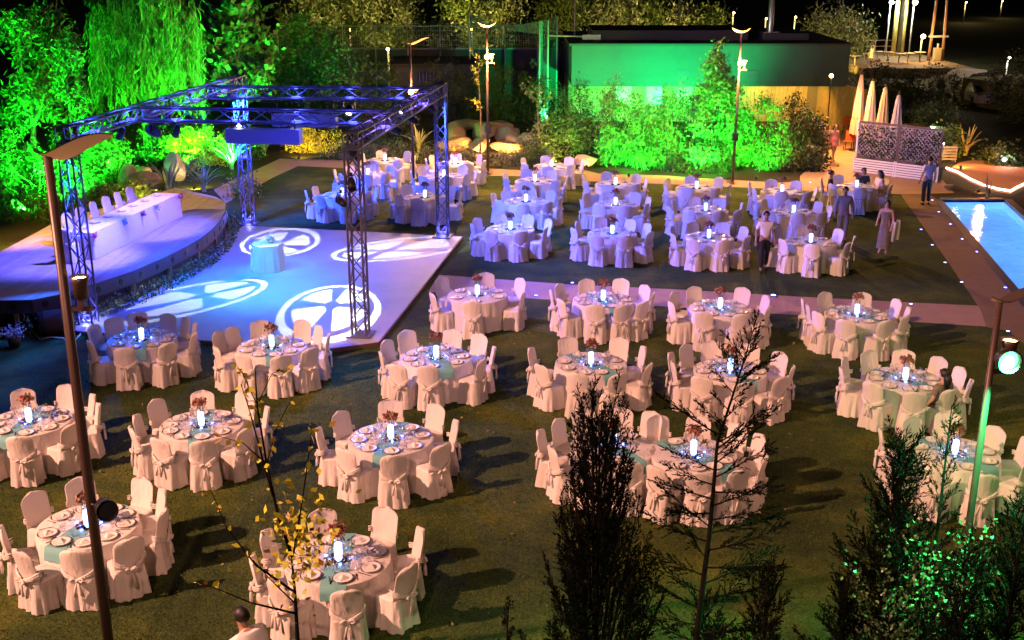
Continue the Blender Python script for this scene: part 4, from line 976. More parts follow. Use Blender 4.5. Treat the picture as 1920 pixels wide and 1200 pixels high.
RK2 = [((325, 292), 46.2, (.5, .4, .75), 'tall yellow boulder below the weeping tree'), ((238, 318), 44, (.42, .4, .75), 'upright pale boulder behind head table, left of pair'), ((270, 322), 43.8, (.8, .45, .5), 'wide yellow boulder behind head table, right of pair'), ((272, 298), 45.6, (.4, .3, .5), 'small green-lit boulder above the pair'), ((1095, 300), 49.5, (.8, .5, .3), 'flat orange boulder left of the green bushes'), ((1775, 385), 44.4, (.3, .2, .15), 'small stone at the pool corner')]
for i, (px, Y, r, lb) in enumerate(RK2):
    c = at(*px, Y); c.z = r[2] * .7; boulder(c, r, lb, 90 + i, 'garden boulders')
# hedges and shrubs along the back of the lawn
HB = [((660, 285), 51, (1.6, .5, .45), 'g'), ((745, 285), 51, (1.6, .5, .45), 'g'), ((850, 293), 50.2, (1.5, .5, .42), 'g'), ((940, 303), 49.6, (1.3, .5, .42), 'g'), ((1000, 305), 49.6, (.8, .5, .42), 'd'), ((600, 270), 53, (1.2, .7, .6), 'y'), ((560, 255), 53, (.8, .6, .7), 'y')]
for i, (px, Y, r, mk) in enumerate(HB):
    c = at(*px, Y); c.z = r[2] * .8
    tree('low_hedge', f'low grey-green hedge along the back path, {("first", "second", "third", "fourth", "fifth", "sixth, yellow-lit,", "seventh, yellow-lit,")[i]} {"counting from the truss" if i < 5 else "left of the truss tower"}', (c.x, c.y, 0), [(tuple(c), r)], 1700, .1, LM[mk], .02, 60, .22, .3, 'hedge', 'hedges along the back path', 4, (0, 0, 1), .6)
MB2 = [((900, 190), 60, (1.6, 1, 1.5), 'd', 3600), ((965, 170), 60, (1.6, 1, 1.7), 'd', 3600), ((840, 170), 61, (1.6, 1, 1.6), 'd', 3200), ((1060, 250), 51.5, (1.3, .9, 1.0), 'a', 3200), ((1010, 275), 50.6, (.8, .6, .6), 'a', 1600), ((1085, 200), 55, (1.0, .8, 1.3), 'a', 2200), ((720, 230), 56, (1.6, 1, 1.1), 'd', 2500), ((1030, 180), 60, (1, .8, 1.4), 'd', 1800)]
for i, (px, Y, r, mk, n) in enumerate(MB2):
    c = at(*px, Y); c.z = max(c.z, r[2] * .75)
    tree('shrub', ('dark climbing shrub behind the boulders, middle one', 'dark climbing shrub behind the boulders, right one', 'dark climbing shrub behind the boulders, left one', 'lush lit shrub left of the green bushes', 'small yellow-lit shrub right of the boulders', 'tall loose shrub below the green net', 'dark shrub seen through the right truss beam', 'dark shrub at the foot of the net post')[i], (c.x, c.y, 0), [(tuple(c), r), ((c.x, c.y, r[2] * .5), (r[0] * .9, r[1], r[2] * .6))], n, .14, LM[mk], .05, 70, .34, .4, 'shrub', 'shrubs behind the lawn', 5)
def sapling(px, Y, ytop, n, label, mk='a', spread_=.5):
    x = at(px, 300, Y).x; h = at(px, ytop, Y).z; t = thing('sapling', label, 'tree', (x, Y, 0)); b = MB()
    b.tube([(0, 0, 0), (.05, 0, h * .4), (-.04, .02, h * .75), (.02, 0, h)], [.045, .035, .022, .01], 7); PPs = []
    for k in range(9):
        z = h * random.uniform(.42, .9); a = random.uniform(0, 6.28); L = random.uniform(.3, .8) * spread_ * 1.4; e = Vector((L * math.cos(a), L * math.sin(a), z + L * 1.1)); b.tube([(0, 0, z), Vector((0, 0, z)).lerp(e, .5) + Vector((0, 0, -.03)), e], [.014, .009, .004], 5)
        for j in range(n // 9): q = random.uniform(.3, 1.05); PPs.append(tuple(Vector((0, 0, z)).lerp(e, q) + Vector((random.gauss(0, .07), random.gauss(0, .07), random.gauss(0, .07)))))
    b.build('trunk', M_BARK, t); ob('crown', leaves('crown', PPs, .13, LM[mk], .6), t)
sapling(900, 50.5, 85, 150, 'thin staked sapling beside the back lamp post', 'y', .5)
sapling(1008, 50.5, 165, 190, 'slender sapling left of the lit shrub', 'a', .8)
# central bushes, lit green
tree('conical_tree', 'tall conical tree glowing green behind the lamp post', foot(1350, 49.3), [A(1350, 290, 49.3, (1.5, 1, .9)), A(1350, 230, 49.3, (1.35, 1, 1.0)), A(1348, 180, 49.3, (1.0, .85, .9)), A(1346, 135, 49.3, (.6, .55, .75)), A(1345, 105, 49.3, (.25, .25, .5))], 12000, .15, LM['w'], .1, 190, .26, .55)
GBU = [((1175, 240), 49.6, (1.35, .9, 1.5), 4600, 'green-lit bush, leftmost of the central row'), ((1240, 270), 49.0, (1.3, .8, 1.0), 4200, 'green-lit low bush left of the conical tree'), ((1265, 215), 50.2, (1.1, .8, 1.5), 3800, 'green-lit tall bush behind left of the conical tree'), ((1440, 240), 49.5, (1.3, .9, 1.4), 4400, 'green-lit bush right of the conical tree'), ((1470, 290), 48.8, (1.1, .7, .8), 3000, 'green-lit low bush at the right of the row'), ((1310, 305), 48.4, (1.4, .6, .55), 3200, 'green-lit weeping undergrowth before the conical tree'), ((1145, 200), 50.5, (.6, .6, 1.5), 1800, 'slim green-lit bush at the left end of the row')]
for px, Y, r, n, lb in GBU:
    c = at(*px, Y); c.z = max(c.z, r[2] * .8)
    tree('bush', lb, (c.x, c.y, 0), [(tuple(c), r), ((c.x, c.y, r[2] * .55), (r[0], r[1], r[2] * .6))], n, .16, LM['w'], .05, 110, .3, .3, 'bush', 'green-lit central bushes', 6, (0, 0, -.9), .8)
for i, (px, Y, r, n) in enumerate((((1515, 270), 50.5, (.75, .8, 1.2), 2600), ((1500, 215), 53, (.8, .8, 1.0), 2200), ((1525, 310), 48.6, (.6, .5, .6), 1500))):
    c = at(*px, Y); c.z = max(c.z, r[2] * .8); tree('bush', ('dark shiny-leaved bush at the passage corner', 'dark bush behind the passage corner', 'low dark bush beside the passage paving')[i], (c.x, c.y, 0), [(tuple(c), r), ((c.x, c.y, r[2] * .5), (r[0], r[1], r[2] * .6))], n, .14, LM['d'], .05, 60, .28, .5, 'bush', 'dark bushes at the passage', 5)
# right side planting
RS = [((1690, 180), 66, (2.4, 1.2, 1.2), 'd', 3000, 'dark hedge bush behind the closed parasols'), ((1640, 160), 70, (2.2, 1.2, 1.2), 'd', 2400, 'dark hedge bush left behind the closed parasols'), ((1745, 170), 66, (2, 1.2, 1.2), 'd', 2600, 'dark hedge bush right behind the closed parasols'), ((1755, 218), 58, (1.2, .8, .6), 'k', 1600, 'pale-lit leafy shrub right of the parasols'), ((1770, 262), 52, (.8, .6, .6), 'a', 1300, 'yellow-lit shrub right of the lattice screens'), ((1890, 300), 50, (1.0, .6, .4), 'd', 900, 'low dark shrub above the orange bed'), ((1865, 290), 51, (.8, .5, .3), 'd', 700, 'low dark shrub left above the orange bed'), ((1905, 180), 63, (1.5, 1.4, 2.4), 'd', 4600, 'dark dense tree at the right picture edge')]
for px, Y, r, mk, n, lb in RS:
    c = at(*px, Y); c.z = max(c.z, r[2] * .7); tree('shrub', lb, (c.x, c.y, 0), [(tuple(c), r), ((c.x, c.y, r[2] * .5), (r[0] * .95, r[1], r[2] * .55))], n, .16, LM[mk], .06, 70, .4, .5, 'tree' if 'tree' in lb else 'shrub', None, 5)
# far trees beyond the dark wall
FT = [((585, 25), 100, 3.0), ((640, 22), 104, 3.2), ((720, 26), 100, 3.0), ((885, 12), 92, 2.6), ((930, 20), 92, 2.2), ((1060, 25), 105, 2.6), ((1155, 22), 92, 2.0), ((1205, 30), 96, 2.0), ((1560, 62), 92, 2.4), ((1590, 72), 95, 2.2), ((1280, 45), 90, 1.2), ((1330, 46), 90, 1.2)]
for i, (px, Y, r) in enumerate(FT):
    c = at(*px, Y); tree('far_tree', f'rounded tree far behind the garden, {("first", "second", "third", "fourth", "fifth", "sixth", "seventh", "eighth", "eleventh", "twelfth", "ninth, low one,", "tenth, low one,")[i]} from left along the top', (c.x, c.y, 0), [(tuple(c), (r, r, r * .8))], 1900, .34, LM['g' if i % 2 == 0 else 'w'], .14, 60, .8, .35, 'tree', 'far trees along the top', 5, (0, 0, .8), .9)

# ------------------------------------------------------------------ foreground conifers, sapling and shrub
def conifer(name, label, base, pts, branches, needle=.044, r0=.05):
    """pts: leader polylines; branches: (start, direction, length, droop, density); every branch is a flat fern of side sprays"""
    t = thing(name, label, 'conifer', base, 0, 'dark foreground conifers'); bs = Vector(base); b = MB()
    for pl, r in pts: b.tube([Vector(p) - bs for p in pl], [r * (1 - .85 * i / (len(pl) - 1)) for i in range(len(pl))], 7)
    PPs, AX = [], []
    def spray(p, ax, ln):
        k = max(4, int(ln / .011))
        for m_ in range(k):
            f = m_ / k; sd = Vector((random.gauss(0, 1), random.gauss(0, 1), random.gauss(0, 1))); sd -= ax * sd.dot(ax); sd.normalize()
            PPs.append(tuple(p + ax * ln * f)); AX.append(tuple(ax + sd * .55 * (1 - .4 * f)))
    for s, d, L, dr, n in branches:
        s = Vector(s) - bs; d = Vector(d).normalized(); path = []
        for j in range(7):
            q = j / 6; path.append(s + d * L * q + Vector((0, 0, dr * L * q * q)))
        b.tube(path, [.011 * (1 - .8 * j / 6) * (L + .3) for j in range(7)], 4, caps=False)
        pn_ = Vector((random.gauss(0, .5), random.gauss(0, .5), 1)).normalized(); ns = max(4, int(n * L))
        for k in range(ns):
            q = .12 + .88 * (k + random.random()) / ns; i = min(5, int(q * 6)); p = path[i].lerp(path[i + 1], min(1, q * 6 - i)); tg = (path[i + 1] - path[i]).normalized()
            sd = tg.cross(pn_).normalized() * random.choice((-1, 1)) + pn_ * random.gauss(0, .45); ax = (tg * 1.15 + sd * random.uniform(.5, .95)).normalized()
            spray(p, ax, (.06 + .20 * L * math.sin(PI * min(1, .25 + .75 * q)) ** .8) * random.uniform(.6, 1.15))
        spray(path[-2], (path[-1] - path[-2]).normalized(), L / 6 + .08)
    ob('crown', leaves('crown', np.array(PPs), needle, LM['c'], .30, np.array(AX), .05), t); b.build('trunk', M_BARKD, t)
rd_ = lambda a, up: Vector((math.cos(a), math.sin(a), up))
# dense, many-pointed one
c1 = Vector((at(1118, 1100, 12).x, 12, 0)); br = []
for k in range(150):
    z = .2 + 3.5 * (k / 150) ** .9; a = k * 2.399 + random.uniform(-.4, .4); w_ = .62 * (1 - z / 4.6) * random.uniform(.4, 1.2)
    br.append(((c1.x + w_ * .8 * math.cos(a), 12 + w_ * .8 * math.sin(a), z), rd_(a, 1.9 + 1.2 * z / 4 + random.uniform(-.5, 1.0)), (.40 + .42 * (1 - z / 4.2)) * random.uniform(.5, 1.45), random.uniform(.05, .3), 26 if z > 2.4 else 40))
led_ = []
for (px, py, zb_) in ((1110, 718, 2.6), (1095, 770, 2.3), (1128, 760, 2.4), (1150, 800, 2.2), (1180, 860, 1.9), (1070, 850, 2.0), (1200, 930, 1.6), (1050, 930, 1.7)):
    tp_ = at(px, py, 12 + random.uniform(-.2, .2)); led_.append(([Vector((c1.x + (tp_.x - c1.x) * .3, 12, zb_ - .8)), Vector((c1.x + (tp_.x - c1.x) * .75, 12, (zb_ + tp_.z) / 2)), tp_], .022))
    for k in range(9):
        f = .15 + .8 * k / 9; p_ = Vector((c1.x + (tp_.x - c1.x) * (.3 + .7 * f), 12, zb_ - .8 + (tp_.z - zb_ + .8) * f)); br.append((p_, rd_(k * 2.4, 2.0), .34 * (1.15 - f * .7) * random.uniform(.8, 1.2), .1, 30))
    br.append((tp_ - Vector((0, 0, .4)), Vector((random.uniform(-.1, .1), 0, 1)), .42, 0, 30))
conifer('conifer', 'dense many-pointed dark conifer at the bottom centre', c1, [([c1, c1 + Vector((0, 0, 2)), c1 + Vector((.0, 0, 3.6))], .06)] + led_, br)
# open one with sideways branches
q0, q1, q2, q3 = at(1305, 1200, 11.6), at(1330, 1000, 11.6), at(1345, 830, 11.6), at(1402, 655, 11.6); c2 = Vector((q0.x - .02, 11.6, 0)); br = []
for k in range(46):
    f = k / 46
    p = (c2.lerp(q0, f * 5) if f < .2 else q0.lerp(q1, (f - .2) * 3.6) if f < .48 else q1.lerp(q2, (f - .48) * 3.6) if f < .76 else q2.lerp(q3, (f - .76) * 4.1))
    a = (k % 2) * PI + random.gauss(0, .75); L = (.95 if f < .76 else .5) * random.uniform(.65, 1.15) * (1.05 - .3 * f); br.append((p, rd_(a, random.uniform(.15, .5) if f < .7 else 1.0), L, random.uniform(-.05, .2), 26 if f > .5 else 34))
br += [(q2.lerp(q3, .45), q3 - q2, .95, .05, 30), (q3 - Vector((.1, 0, .35)), Vector((.75, .1, .45)), .5, 0, 28), (q2 + Vector((0, 0, .1)), Vector((-.9, .1, .5)), .75, .1, 28), (q2, Vector((1, 0, .55)), .7, .1, 28)]
for k in range(26): br.append((q0 + Vector((random.uniform(-.5, .7), random.uniform(-.4, .2), random.uniform(-.8, .05))), rd_(random.uniform(0, 6.28), random.uniform(.5, 1.4)), random.uniform(.4, .7), .1, 34))
conifer('conifer', 'open dark conifer with feathery sideways branches, right of centre', c2, [([c2, q0, q1, q2, q3], .05)], br)
# wide ones filling the bottom right
for (px, top, Y, wd, nb, lb, dens, up0) in ((1695, 815, 11.3, 1.15, 120, 'wide spreading dark conifer at the bottom right', 34, .7), (1925, 930, 11.0, .95, 80, 'dark conifer cut by the right picture edge', 34, .6), (1440, 1060, 10.6, .75, 60, 'low dark conifer between the bottom centre conifers', 34, .8), (1590, 1080, 10.8, .6, 50, 'small dark conifer left of the wide spreading one', 34, .9), (950, 1135, 10.4, .3, 12, 'single dark conifer tip at the bottom edge left of centre', 34, 1.2), (1785, 760, 12.2, .5, 40, 'slim dark conifer leader in front of the right table', 28, .9), (1820, 1010, 10.7, .9, 70, 'low dark conifer in the bottom right corner', 34, .6)):
    tp_ = at(px, top, Y); cb_ = Vector((tp_.x, Y, 0)); br = []
    for k in range(nb):
        f = (k / nb) ** .8; z = tp_.z * (.10 + .84 * f); a = k * 2.399 + random.uniform(-.5, .5); L = wd * (1.08 - .78 * f) * random.uniform(.55, 1.15); br.append(((cb_.x + random.uniform(-.04, .04), Y, z), rd_(a, up0 + .9 * f + random.uniform(-.25, .3)), L, random.uniform(.0, .3), dens))
    br.append((tp_ - Vector((0, 0, .5)), Vector((.05, 0, 1)), .52, 0, 26))
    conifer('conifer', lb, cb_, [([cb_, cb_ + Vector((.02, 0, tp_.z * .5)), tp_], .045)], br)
# sapling with yellow leaves
Ys = 11.8; q = lambda x, y: at(x, y, Ys + random.uniform(-.12, .12)); sb0 = Vector((at(558, 1200, Ys).x, Ys, 0))
sp = thing('sapling', 'young bare-branched tree with yellow leaves at the bottom left', 'tree', sb0); b = MB(); br = []
for pl, r in (([(558, 1200), (553, 1110), (546, 1040)], .035), ([(546, 1040), (520, 960), (500, 870), (482, 760), (478, 690)], .022), ([(512, 930), (495, 870), (468, 770), (452, 720)], .014), ([(548, 1050), (565, 950), (582, 830), (585, 790)], .014), ([(552, 1110), (480, 1060), (425, 990), (396, 920)], .016), ([(553, 1150), (470, 1130), (410, 1105), (365, 1090)], .014), ([(552, 1130), (505, 1085), (475, 1050)], .010), ([(500, 870), (520, 800), (548, 745)], .009), ([(500, 870), (455, 830), (410, 818)], .009), ([(482, 760), (510, 700), (540, 690)], .006), ([(482, 760), (455, 700), (440, 680)], .006)):
    pts_ = [q(*p) - sb0 for p in pl]
    if pl[0] == (558, 1200): pts_ = [Vector((0, 0, 0))] + pts_
    b.tube(pts_, [r * (1 - .7 * i / (len(pts_) - 1)) for i in range(len(pts_))], 6); br.append(pts_)
b.build('trunk', M_BARKD, sp); PPs = []
for k in range(300):
    d = at(562 + random.gauss(0, 36), 1005 + random.gauss(0, 46), Ys + random.gauss(0, .25)) - sb0; PPs.append(tuple(d))
for pl in br[1:]:
    for k in range(12): i = random.randrange(len(pl) - 1); PPs.append(tuple(pl[i].lerp(pl[i + 1], random.random())))
ob('crown', leaves('crown', PPs, .095, LM['y'], .62), sp)
# small-leaved shrub caught by the green floodlight
sc_ = thing('small_leaved_shrub', 'small-leaved shrub sparkling green under the right floodlight', 'shrub', (at(1760, 1100, 11.2).x, 11.2, 0)); so = Vector(sc_.location); b = MB(); PPs = []
for k in range(46):
    px = random.uniform(1590, 1885); top = random.uniform(940, 1120) if abs(px - 1720) > 60 else random.uniform(985, 1150)
    tp_ = at(px, top, 11.0 + random.uniform(-.3, .5)) - so; bs = Vector((tp_.x * .35, random.uniform(-.1, .1), 0)); md = bs.lerp(tp_, .55) + Vector((0, 0, .15)); b.tube([bs, md, tp_], [.012, .008, .003], 4, caps=False)
    for j in range(64):
        f = random.uniform(.35, 1); p = md.lerp(tp_, (f - .35) / .65); PPs.append(tuple(p + Vector((random.gauss(0, .05), random.gauss(0, .05), random.gauss(0, .04)))))
ob('crown', leaves('crown', PPs, .05, LM['k'], .7), sc_); b.build('trunk', M_BARKD, sc_)

# ------------------------------------------------------------------ garden uplights
def uplight(loc, target, power, col, label, ang=90):
    t = thing('garden_uplight', label, 'uplight', loc, 0, 'garden uplights'); d = (Vector(target) - Vector(loc)).normalized(); M = Matrix.Translation((0, 0, .12)) @ d.to_track_quat('Z', 'Y').to_matrix().to_4x4()
    MB().lathe([(.001, -.08), (.05, -.07), (.065, .05), (.06, .05), (.05, .0)], 12, M).build('housing', M_BLACK, t); MB().box((-.01, -.01, -.05), (.01, .01, .08)).build('spike', M_BLACK, t)
    MB().lathe([(.001, .01), (.052, .0)], 12, M).build('lens', mat('lens_' + '%d%d%d' % tuple(int(9 * c) for c in col), col, .3, emit=col, estr=6), t)
    spot(Vector(loc) + Vector((0, 0, .12)) + d * .1, target, power, col, ang, .5, .06, 'uplight_lamp')
GRN = (.015, 1, .03); YEL = (1, .62, .06); ORG = (1, .42, .07)
for i, (px, Y, tx, ty, tY, pw, col, an) in enumerate(((120, 41.0, 80, 80, 45.5, 17000, GRN, 110), (190, 46.6, 280, 60, 50, 20000, (.02, 1, .015), 110), (345, 47.8, 325, 30, 50.5, 10000, (.05, 1, .01), 100), (430, 47.5, 445, 60, 52, 13000, (.02, 1, .06), 90), (30, 40.0, 40, 200, 45, 4500, GRN, 120), (250, 41.6, 255, 300, 44, 130, (.85, .6, .06), 130), (360, 44.2, 385, 240, 50, 420, (.85, .7, .05), 130),
        (1180, 46.9, 1190, 200, 50, 4600, GRN, 110), (1300, 46.6, 1345, 170, 49.6, 7000, (.015, 1, .08), 80), (1420, 46.4, 1430, 210, 50, 4200, GRN, 80))):
    uplight((at(px, 300, Y).x, Y, 0), at(tx, ty, tY), pw, col, f'small uplight {("below the feathery tree", "below the weeping tree", "at the right foot of the weeping tree", "below the large-leaved tree", "at the left edge of the grove", "by the head table boulders", "by the yellow shrubs", "before the leftmost green bush", "before the conical tree", "before the right green bush")[i]}', an)
for i, (px, Y, tx, ty, tY, pw, col) in enumerate(((895, 52.0, 905, 250, 56.5, 800, ORG), (960, 52.0, 950, 250, 56.5, 700, ORG), (1040, 49.4, 1055, 240, 52, 420, (1, .8, .12)), (560, 51, 575, 250, 53, 500, YEL), (1803, 48.6, 1812, 260, 50.5, 700, (1, .45, .08)), (1842, 43.6, 1850, 350, 44.5, 90, ORG), (785, 50.8, 785, 270, 52.6, 110, YEL), (1100, 48.8, 1100, 290, 50, 60, ORG))):
    uplight((at(px, 300, Y).x, Y, 0), at(tx, ty, tY), pw, col, f'warm garden uplight {("left below the boulders", "right below the boulders", "below the lit shrub", "left of the truss tower", "below the orange flax above the pool", "at the pool end grass tuft", "below the flax under the truss", "at the flat boulder")[i]}', 110)

for i, (px, Y, tx, ty, tY) in enumerate(((600, 92, 610, 25, 102), (700, 93, 715, 25, 100), (900, 86, 900, 15, 92), (1160, 85, 1165, 22, 92), (1300, 85, 1305, 45, 90), (1565, 86, 1570, 65, 93))):
    uplight((at(px, 60, Y).x, Y, 0), at(tx, ty, tY), (3800, 3000, 6500, 4200, 2600, 1500)[i], (1, .78, .16), f'far uplight below the {("first", "third", "fourth", "seventh", "ninth", "eleventh")[i]} tree along the top', 100)
spot((-24, 38, 3.5), (-17, 50, 4.5), 15000, (.02, 1, .02), 70, .6, .2, 'grove_flood'); spot((-23, 36, 2.5), (-19.5, 45, 4.0), 1800, (.02, 1, .05), 70, .6, .2, 'grove_flood')
spot((-8.6, 45, .4), (-13.5, 52, 5), 2600, (.02, 1, .04), 80, .6, .2, 'grove_flood')
# ------------------------------------------------------------------ garden building with a long overhanging upper wall
YB = 60.0
def zat(py, Y): return at(960, py, Y).z
bx0, bx1 = at(1072, 120, YB).x, at(1592, 120, YB).x; bz0, bz1 = zat(162, YB), zat(86, YB)
bld = thing('garden_building', 'low building with long plain upper wall lit green behind bushes', 'building', (bx0, YB, 0)); W = bx1 - bx0
M_RENDER = mat('wall_render', (.028, .052, .055), .8, var=(.04, .07, .07), vscale=.8)
MB().box((0, 0, bz0), (W, 9, bz1)).build('upper_wall', M_RENDER, bld)
rf = MB().box((-.15, -.12, bz1), (W + .15, 9.1, bz1 + .12)).build('roof', mat('roof_dark', (.03, .03, .035), .8), bld)
for x0_, x1_, h_ in ((1.2, 9.4, .5), (10.2, 12.6, .35)): MB().box((x0_, 2.2, bz1 + .12), (x1_, 6.5, bz1 + .12 + h_)).build('roof_housing', mat('roof_dark', (.03, .03, .035)), rf)
for px in (1281, 1411):
    x = at(px, 140, YB).x - bx0; f = MB().box((x - .28, -.03, zat(152, YB)), (x + .28, .0, zat(132, YB))).build('vent', mat('vent_frame', (.05, .06, .075), .6), bld)
    for k in range(4):
        z = zat(150, YB) + k * .13; MB().box((x - .23, -.05, z), (x + .23, -.03, z + .06)).build('louvre', mat('vent_frame', (.05, .06, .075), .6), f)
M_BOARD = [mat('timber_board', (.36, .22, .08), .7, var=(.48, .32, .13), vscale=4), mat('timber_board_dark', (.28, .16, .06), .7, var=(.4, .26, .1), vscale=4)]
MB().box((0, 3.05, 0), (W, 8.5, bz0)).build('lower_wall', mat('lower_wall', (.22, .16, .09), .8), bld)
n = int(W * .92 / .22)
for k in range(n): MB().box((k * .22, 3.0 - random.uniform(0, .015), 0), (k * .22 + .208, 3.045, bz0 - .004)).build('board', random.choice(M_BOARD), bld)
for px in (1180, 1240, 1300):
    x = at(px, 165, YB).x - bx0; f = MB().box((x - .5, 2.94, .9), (x + .5, 2.985, 2.0)).build('window', mat('window_frame', (.3, .25, .2), .5), bld); MB().box((x - .42, 2.925, .98), (x + .42, 2.939, 1.92)).build('pane', mat('lit_pane', (.8, .7, .3), .2, emit=(1, .8, .25), estr=.03), f)
for px in (1445,):
    x = at(px, 40, YB + 3).x - bx0; MB().lathe([(.16, 0), (.16, 5)], 14, Matrix.Translation((x, 3, bz1 + .5)), cap1=True).build('flue', mat('flue_steel', (.4, .4, .45), .35, .8), rf); MB().box((x - .45, 2.6, bz1 + .12), (x + .45, 3.4, bz1 + .5)).build('flue_base', mat('flue_steel'), rf)
spot((at(1190, 300, 54).x, 55.0, .3), at(1200, 120, YB), 9500, (.004, 1, .20), 110, .7, .1, 'wall_flood')
spot((at(1330, 300, 54).x, 55.5, .3), at(1310, 120, YB), 5000, (.004, 1, .22), 80, .7, .1, 'wall_flood')
spot((at(1440, 150, 61).x, 61.6, bz0 - .1), (at(1440, 150, 62).x, 63, 0), 160, (1, .6, .1), 150, .6, .1, 'soffit_lamp'); spot((at(1510, 150, 61).x, 61.2, bz0 - .1), (at(1510, 150, 62).x, 62.5, 0), 220, (1, .55, .1), 150, .6, .1, 'soffit_lamp')
for px_ in (1120, 1165, 1215, 1265): spot((at(px_, 150, 61).x, 61.4, bz0 - .1), (at(px_, 150, 62).x, 62.8, 0), 26, (.6, 1, .08), 150, .6, .1, 'soffit_lamp')
# passage wall on the right of the building
pw_ = thing('passage_wall', 'dim timber wall along the lit passage beside building', 'wall', (at(1600, 200, 60).x, 58, 0), R(12))
for k in range(26): MB().box((-.05, k * .4, 0), (.05 + random.uniform(0, .01), k * .4 + .385, 2.3)).build('board', random.choice(M_BOARD), pw_)
spot((at(1560, 200, 60).x, 60.5, 3.0), (at(1560, 250, 56).x, 56, 0), 3200, (1, .36, .09), 140, .7, .15, 'passage_lamp')
spot((at(1570, 200, 52).x, 52.5, 4.2), (at(1570, 250, 52).x, 51.0, 0), 2600, (1, .40, .10), 140, .7, .15, 'passage_lamp')

# ------------------------------------------------------------------ lattice planter screens
M_SLAT = mat('white_slat', (.72, .68, .70), .6); M_FRAME = mat('screen_frame', (.10, .075, .075), .6); M_LATT = mat('lattice_strip', (.30, .26, .30), .6)
s0, s1 = gp(1598, 322), gp(1758, 343); sd = (s1 - s0); SL = sd.length; sd.normalize(); srz = math.atan2(sd.y, sd.x)
for k in range(2):
    w_ = SL / 2 - .02; o_ = s0 + sd * (k * SL / 2)
    t = thing('planter_screen', ('left', 'right')[k] + ' tall lattice screen on white slatted planter box', 'screen', (o_.x, o_.y, 0), srz, 'lattice screens'); Hh = 2.15; hb = .62
    MB().box((.02, .06, .02), (w_ - .02, .5, hb - .02)).build('planter_box', mat('planter_dark', (.05, .04, .05), .8), t)
    for i in range(6): MB().box((0, 0, .03 + i * .1), (w_, .03, .10 + i * .1)).build('slat', M_SLAT, t)
    for x in (0, w_ - .05): MB().box((x, -.012, 0), (x + .05, -.002, hb + .03)).build('corner_post', M_SLAT, t)
    for x in (.0, w_ - .07): MB().box((x, .10, hb), (x + .07, .16, Hh)).build('upright', M_FRAME if not (k == 0 and x == 0) else M_SLAT, t)
    for z in (hb, Hh - .08): MB().box((.07, .105, z), (w_ - .07, .155, z + .08)).build('rail', M_FRAME, t)
    x0_, x1_, z0_, z1_ = .07, w_ - .07, hb + .08, Hh - .08
    for sgn in (-1, 1):
        d = -(z1_ - z0_)
        while d < (x1_ - x0_):
            # strip x - x0 = d + s, z = z0 + s (or mirrored), clipped to the frame
            sa, sb_ = max(0, -d), min(z1_ - z0_, (x1_ - x0_) - d)
            if sb_ - sa > .12:
                pa, pb_ = (d + sa, sa), (d + sb_, sb_); f = (lambda p: Vector(((x0_ + p[0]) if sgn > 0 else (x1_ - p[0]), .13 + .008 * sgn, z0_ + p[1])))
                a, c = f(pa), f(pb_); u = (c - a).normalized(); nrm = Vector((0, 1, 0)); v_ = u.cross(nrm) * .022; hth = nrm * .006
                b = MB(); b.add([a - v_ - hth, a + v_ - hth, c + v_ - hth, c - v_ - hth, a - v_ + hth, a + v_ + hth, c + v_ + hth, c - v_ + hth], [(0, 1, 2, 3), (7, 6, 5, 4), (0, 4, 5, 1), (1, 5, 6, 2), (2, 6, 7, 3), (3, 7, 4, 0)]); b.build('lattice_strip', M_LATT, t)
            d += .165
    n_ = 1500; Pl = np.stack([rng.uniform(.08, w_ - .08, n_), rng.uniform(.09, .22, n_), hb + rng.beta(1.2, 1.4, n_) * (Hh - hb - .1)], 1); ob('climber', leaves('climber', Pl, .11, LM['d'], .7), t)['kind'] = 'stuff'
# ------------------------------------------------------------------ closed parasols
M_CAN = [mat('canvas_cream', (.62, .46, .38), .85), mat('canvas_tan', (.5, .34, .2), .85), mat('canvas_grey', (.5, .42, .45), .85)]
for px, top, bot, Y, ci, lb in ((1616, 138, 238, 53.5, 0, 'tallest closed cream parasol, leftmost of four'), (1637, 150, 238, 52.5, 0, 'closed cream parasol, second from left of four'), (1661, 161, 238, 51.5, 1, 'closed tan parasol, third from left of four'), (1686, 176, 240, 50.5, 2, 'closed greyish parasol, rightmost of four')):
    p = at(px, top, Y); zt = p.z; zb = .75; t = thing('closed_parasol', lb, 'parasol', (p.x, Y, 0), random.uniform(0, 6), 'closed parasols')
    b = MB(); NU, NV = 32, 12
    def pf(i, j):
        v = j / (NV - 1); a = 2 * PI * i / NU; r = (.05 + .24 * v ** .8) * (1 + .28 * math.cos(8 * a + v * 1.5)) * (1 - .1 * v * math.sin(3 * a)); return (r * math.cos(a), r * math.sin(a), zt - .05 - (zt - .05 - zb) * v + .06 * math.cos(8 * a) * v)
    b.grid(pf, NU, NV, True, True); b.f.append(tuple(range(NU))); b.sm.append(True); b.build('canopy', M_CAN[ci], t)
    MB().tube([(0, 0, 0), (0, 0, zt)], .028, 8).build('pole', M_DARKWOOD, t); MB().lathe([(.28, 0), (.28, .05), (.06, .09)], 16, cap1=True).build('base', M_BLACK, t); MB().lathe([(.03, zt - .02), (.035, zt + .03), (.001, zt + .09)], 8).build('finial', M_DARKWOOD, t)
    MB().lathe([(.24, zb + .75), (.25, zb + .79), (.24, zb + .83)], 16).build('strap', M_CAN[1], t)
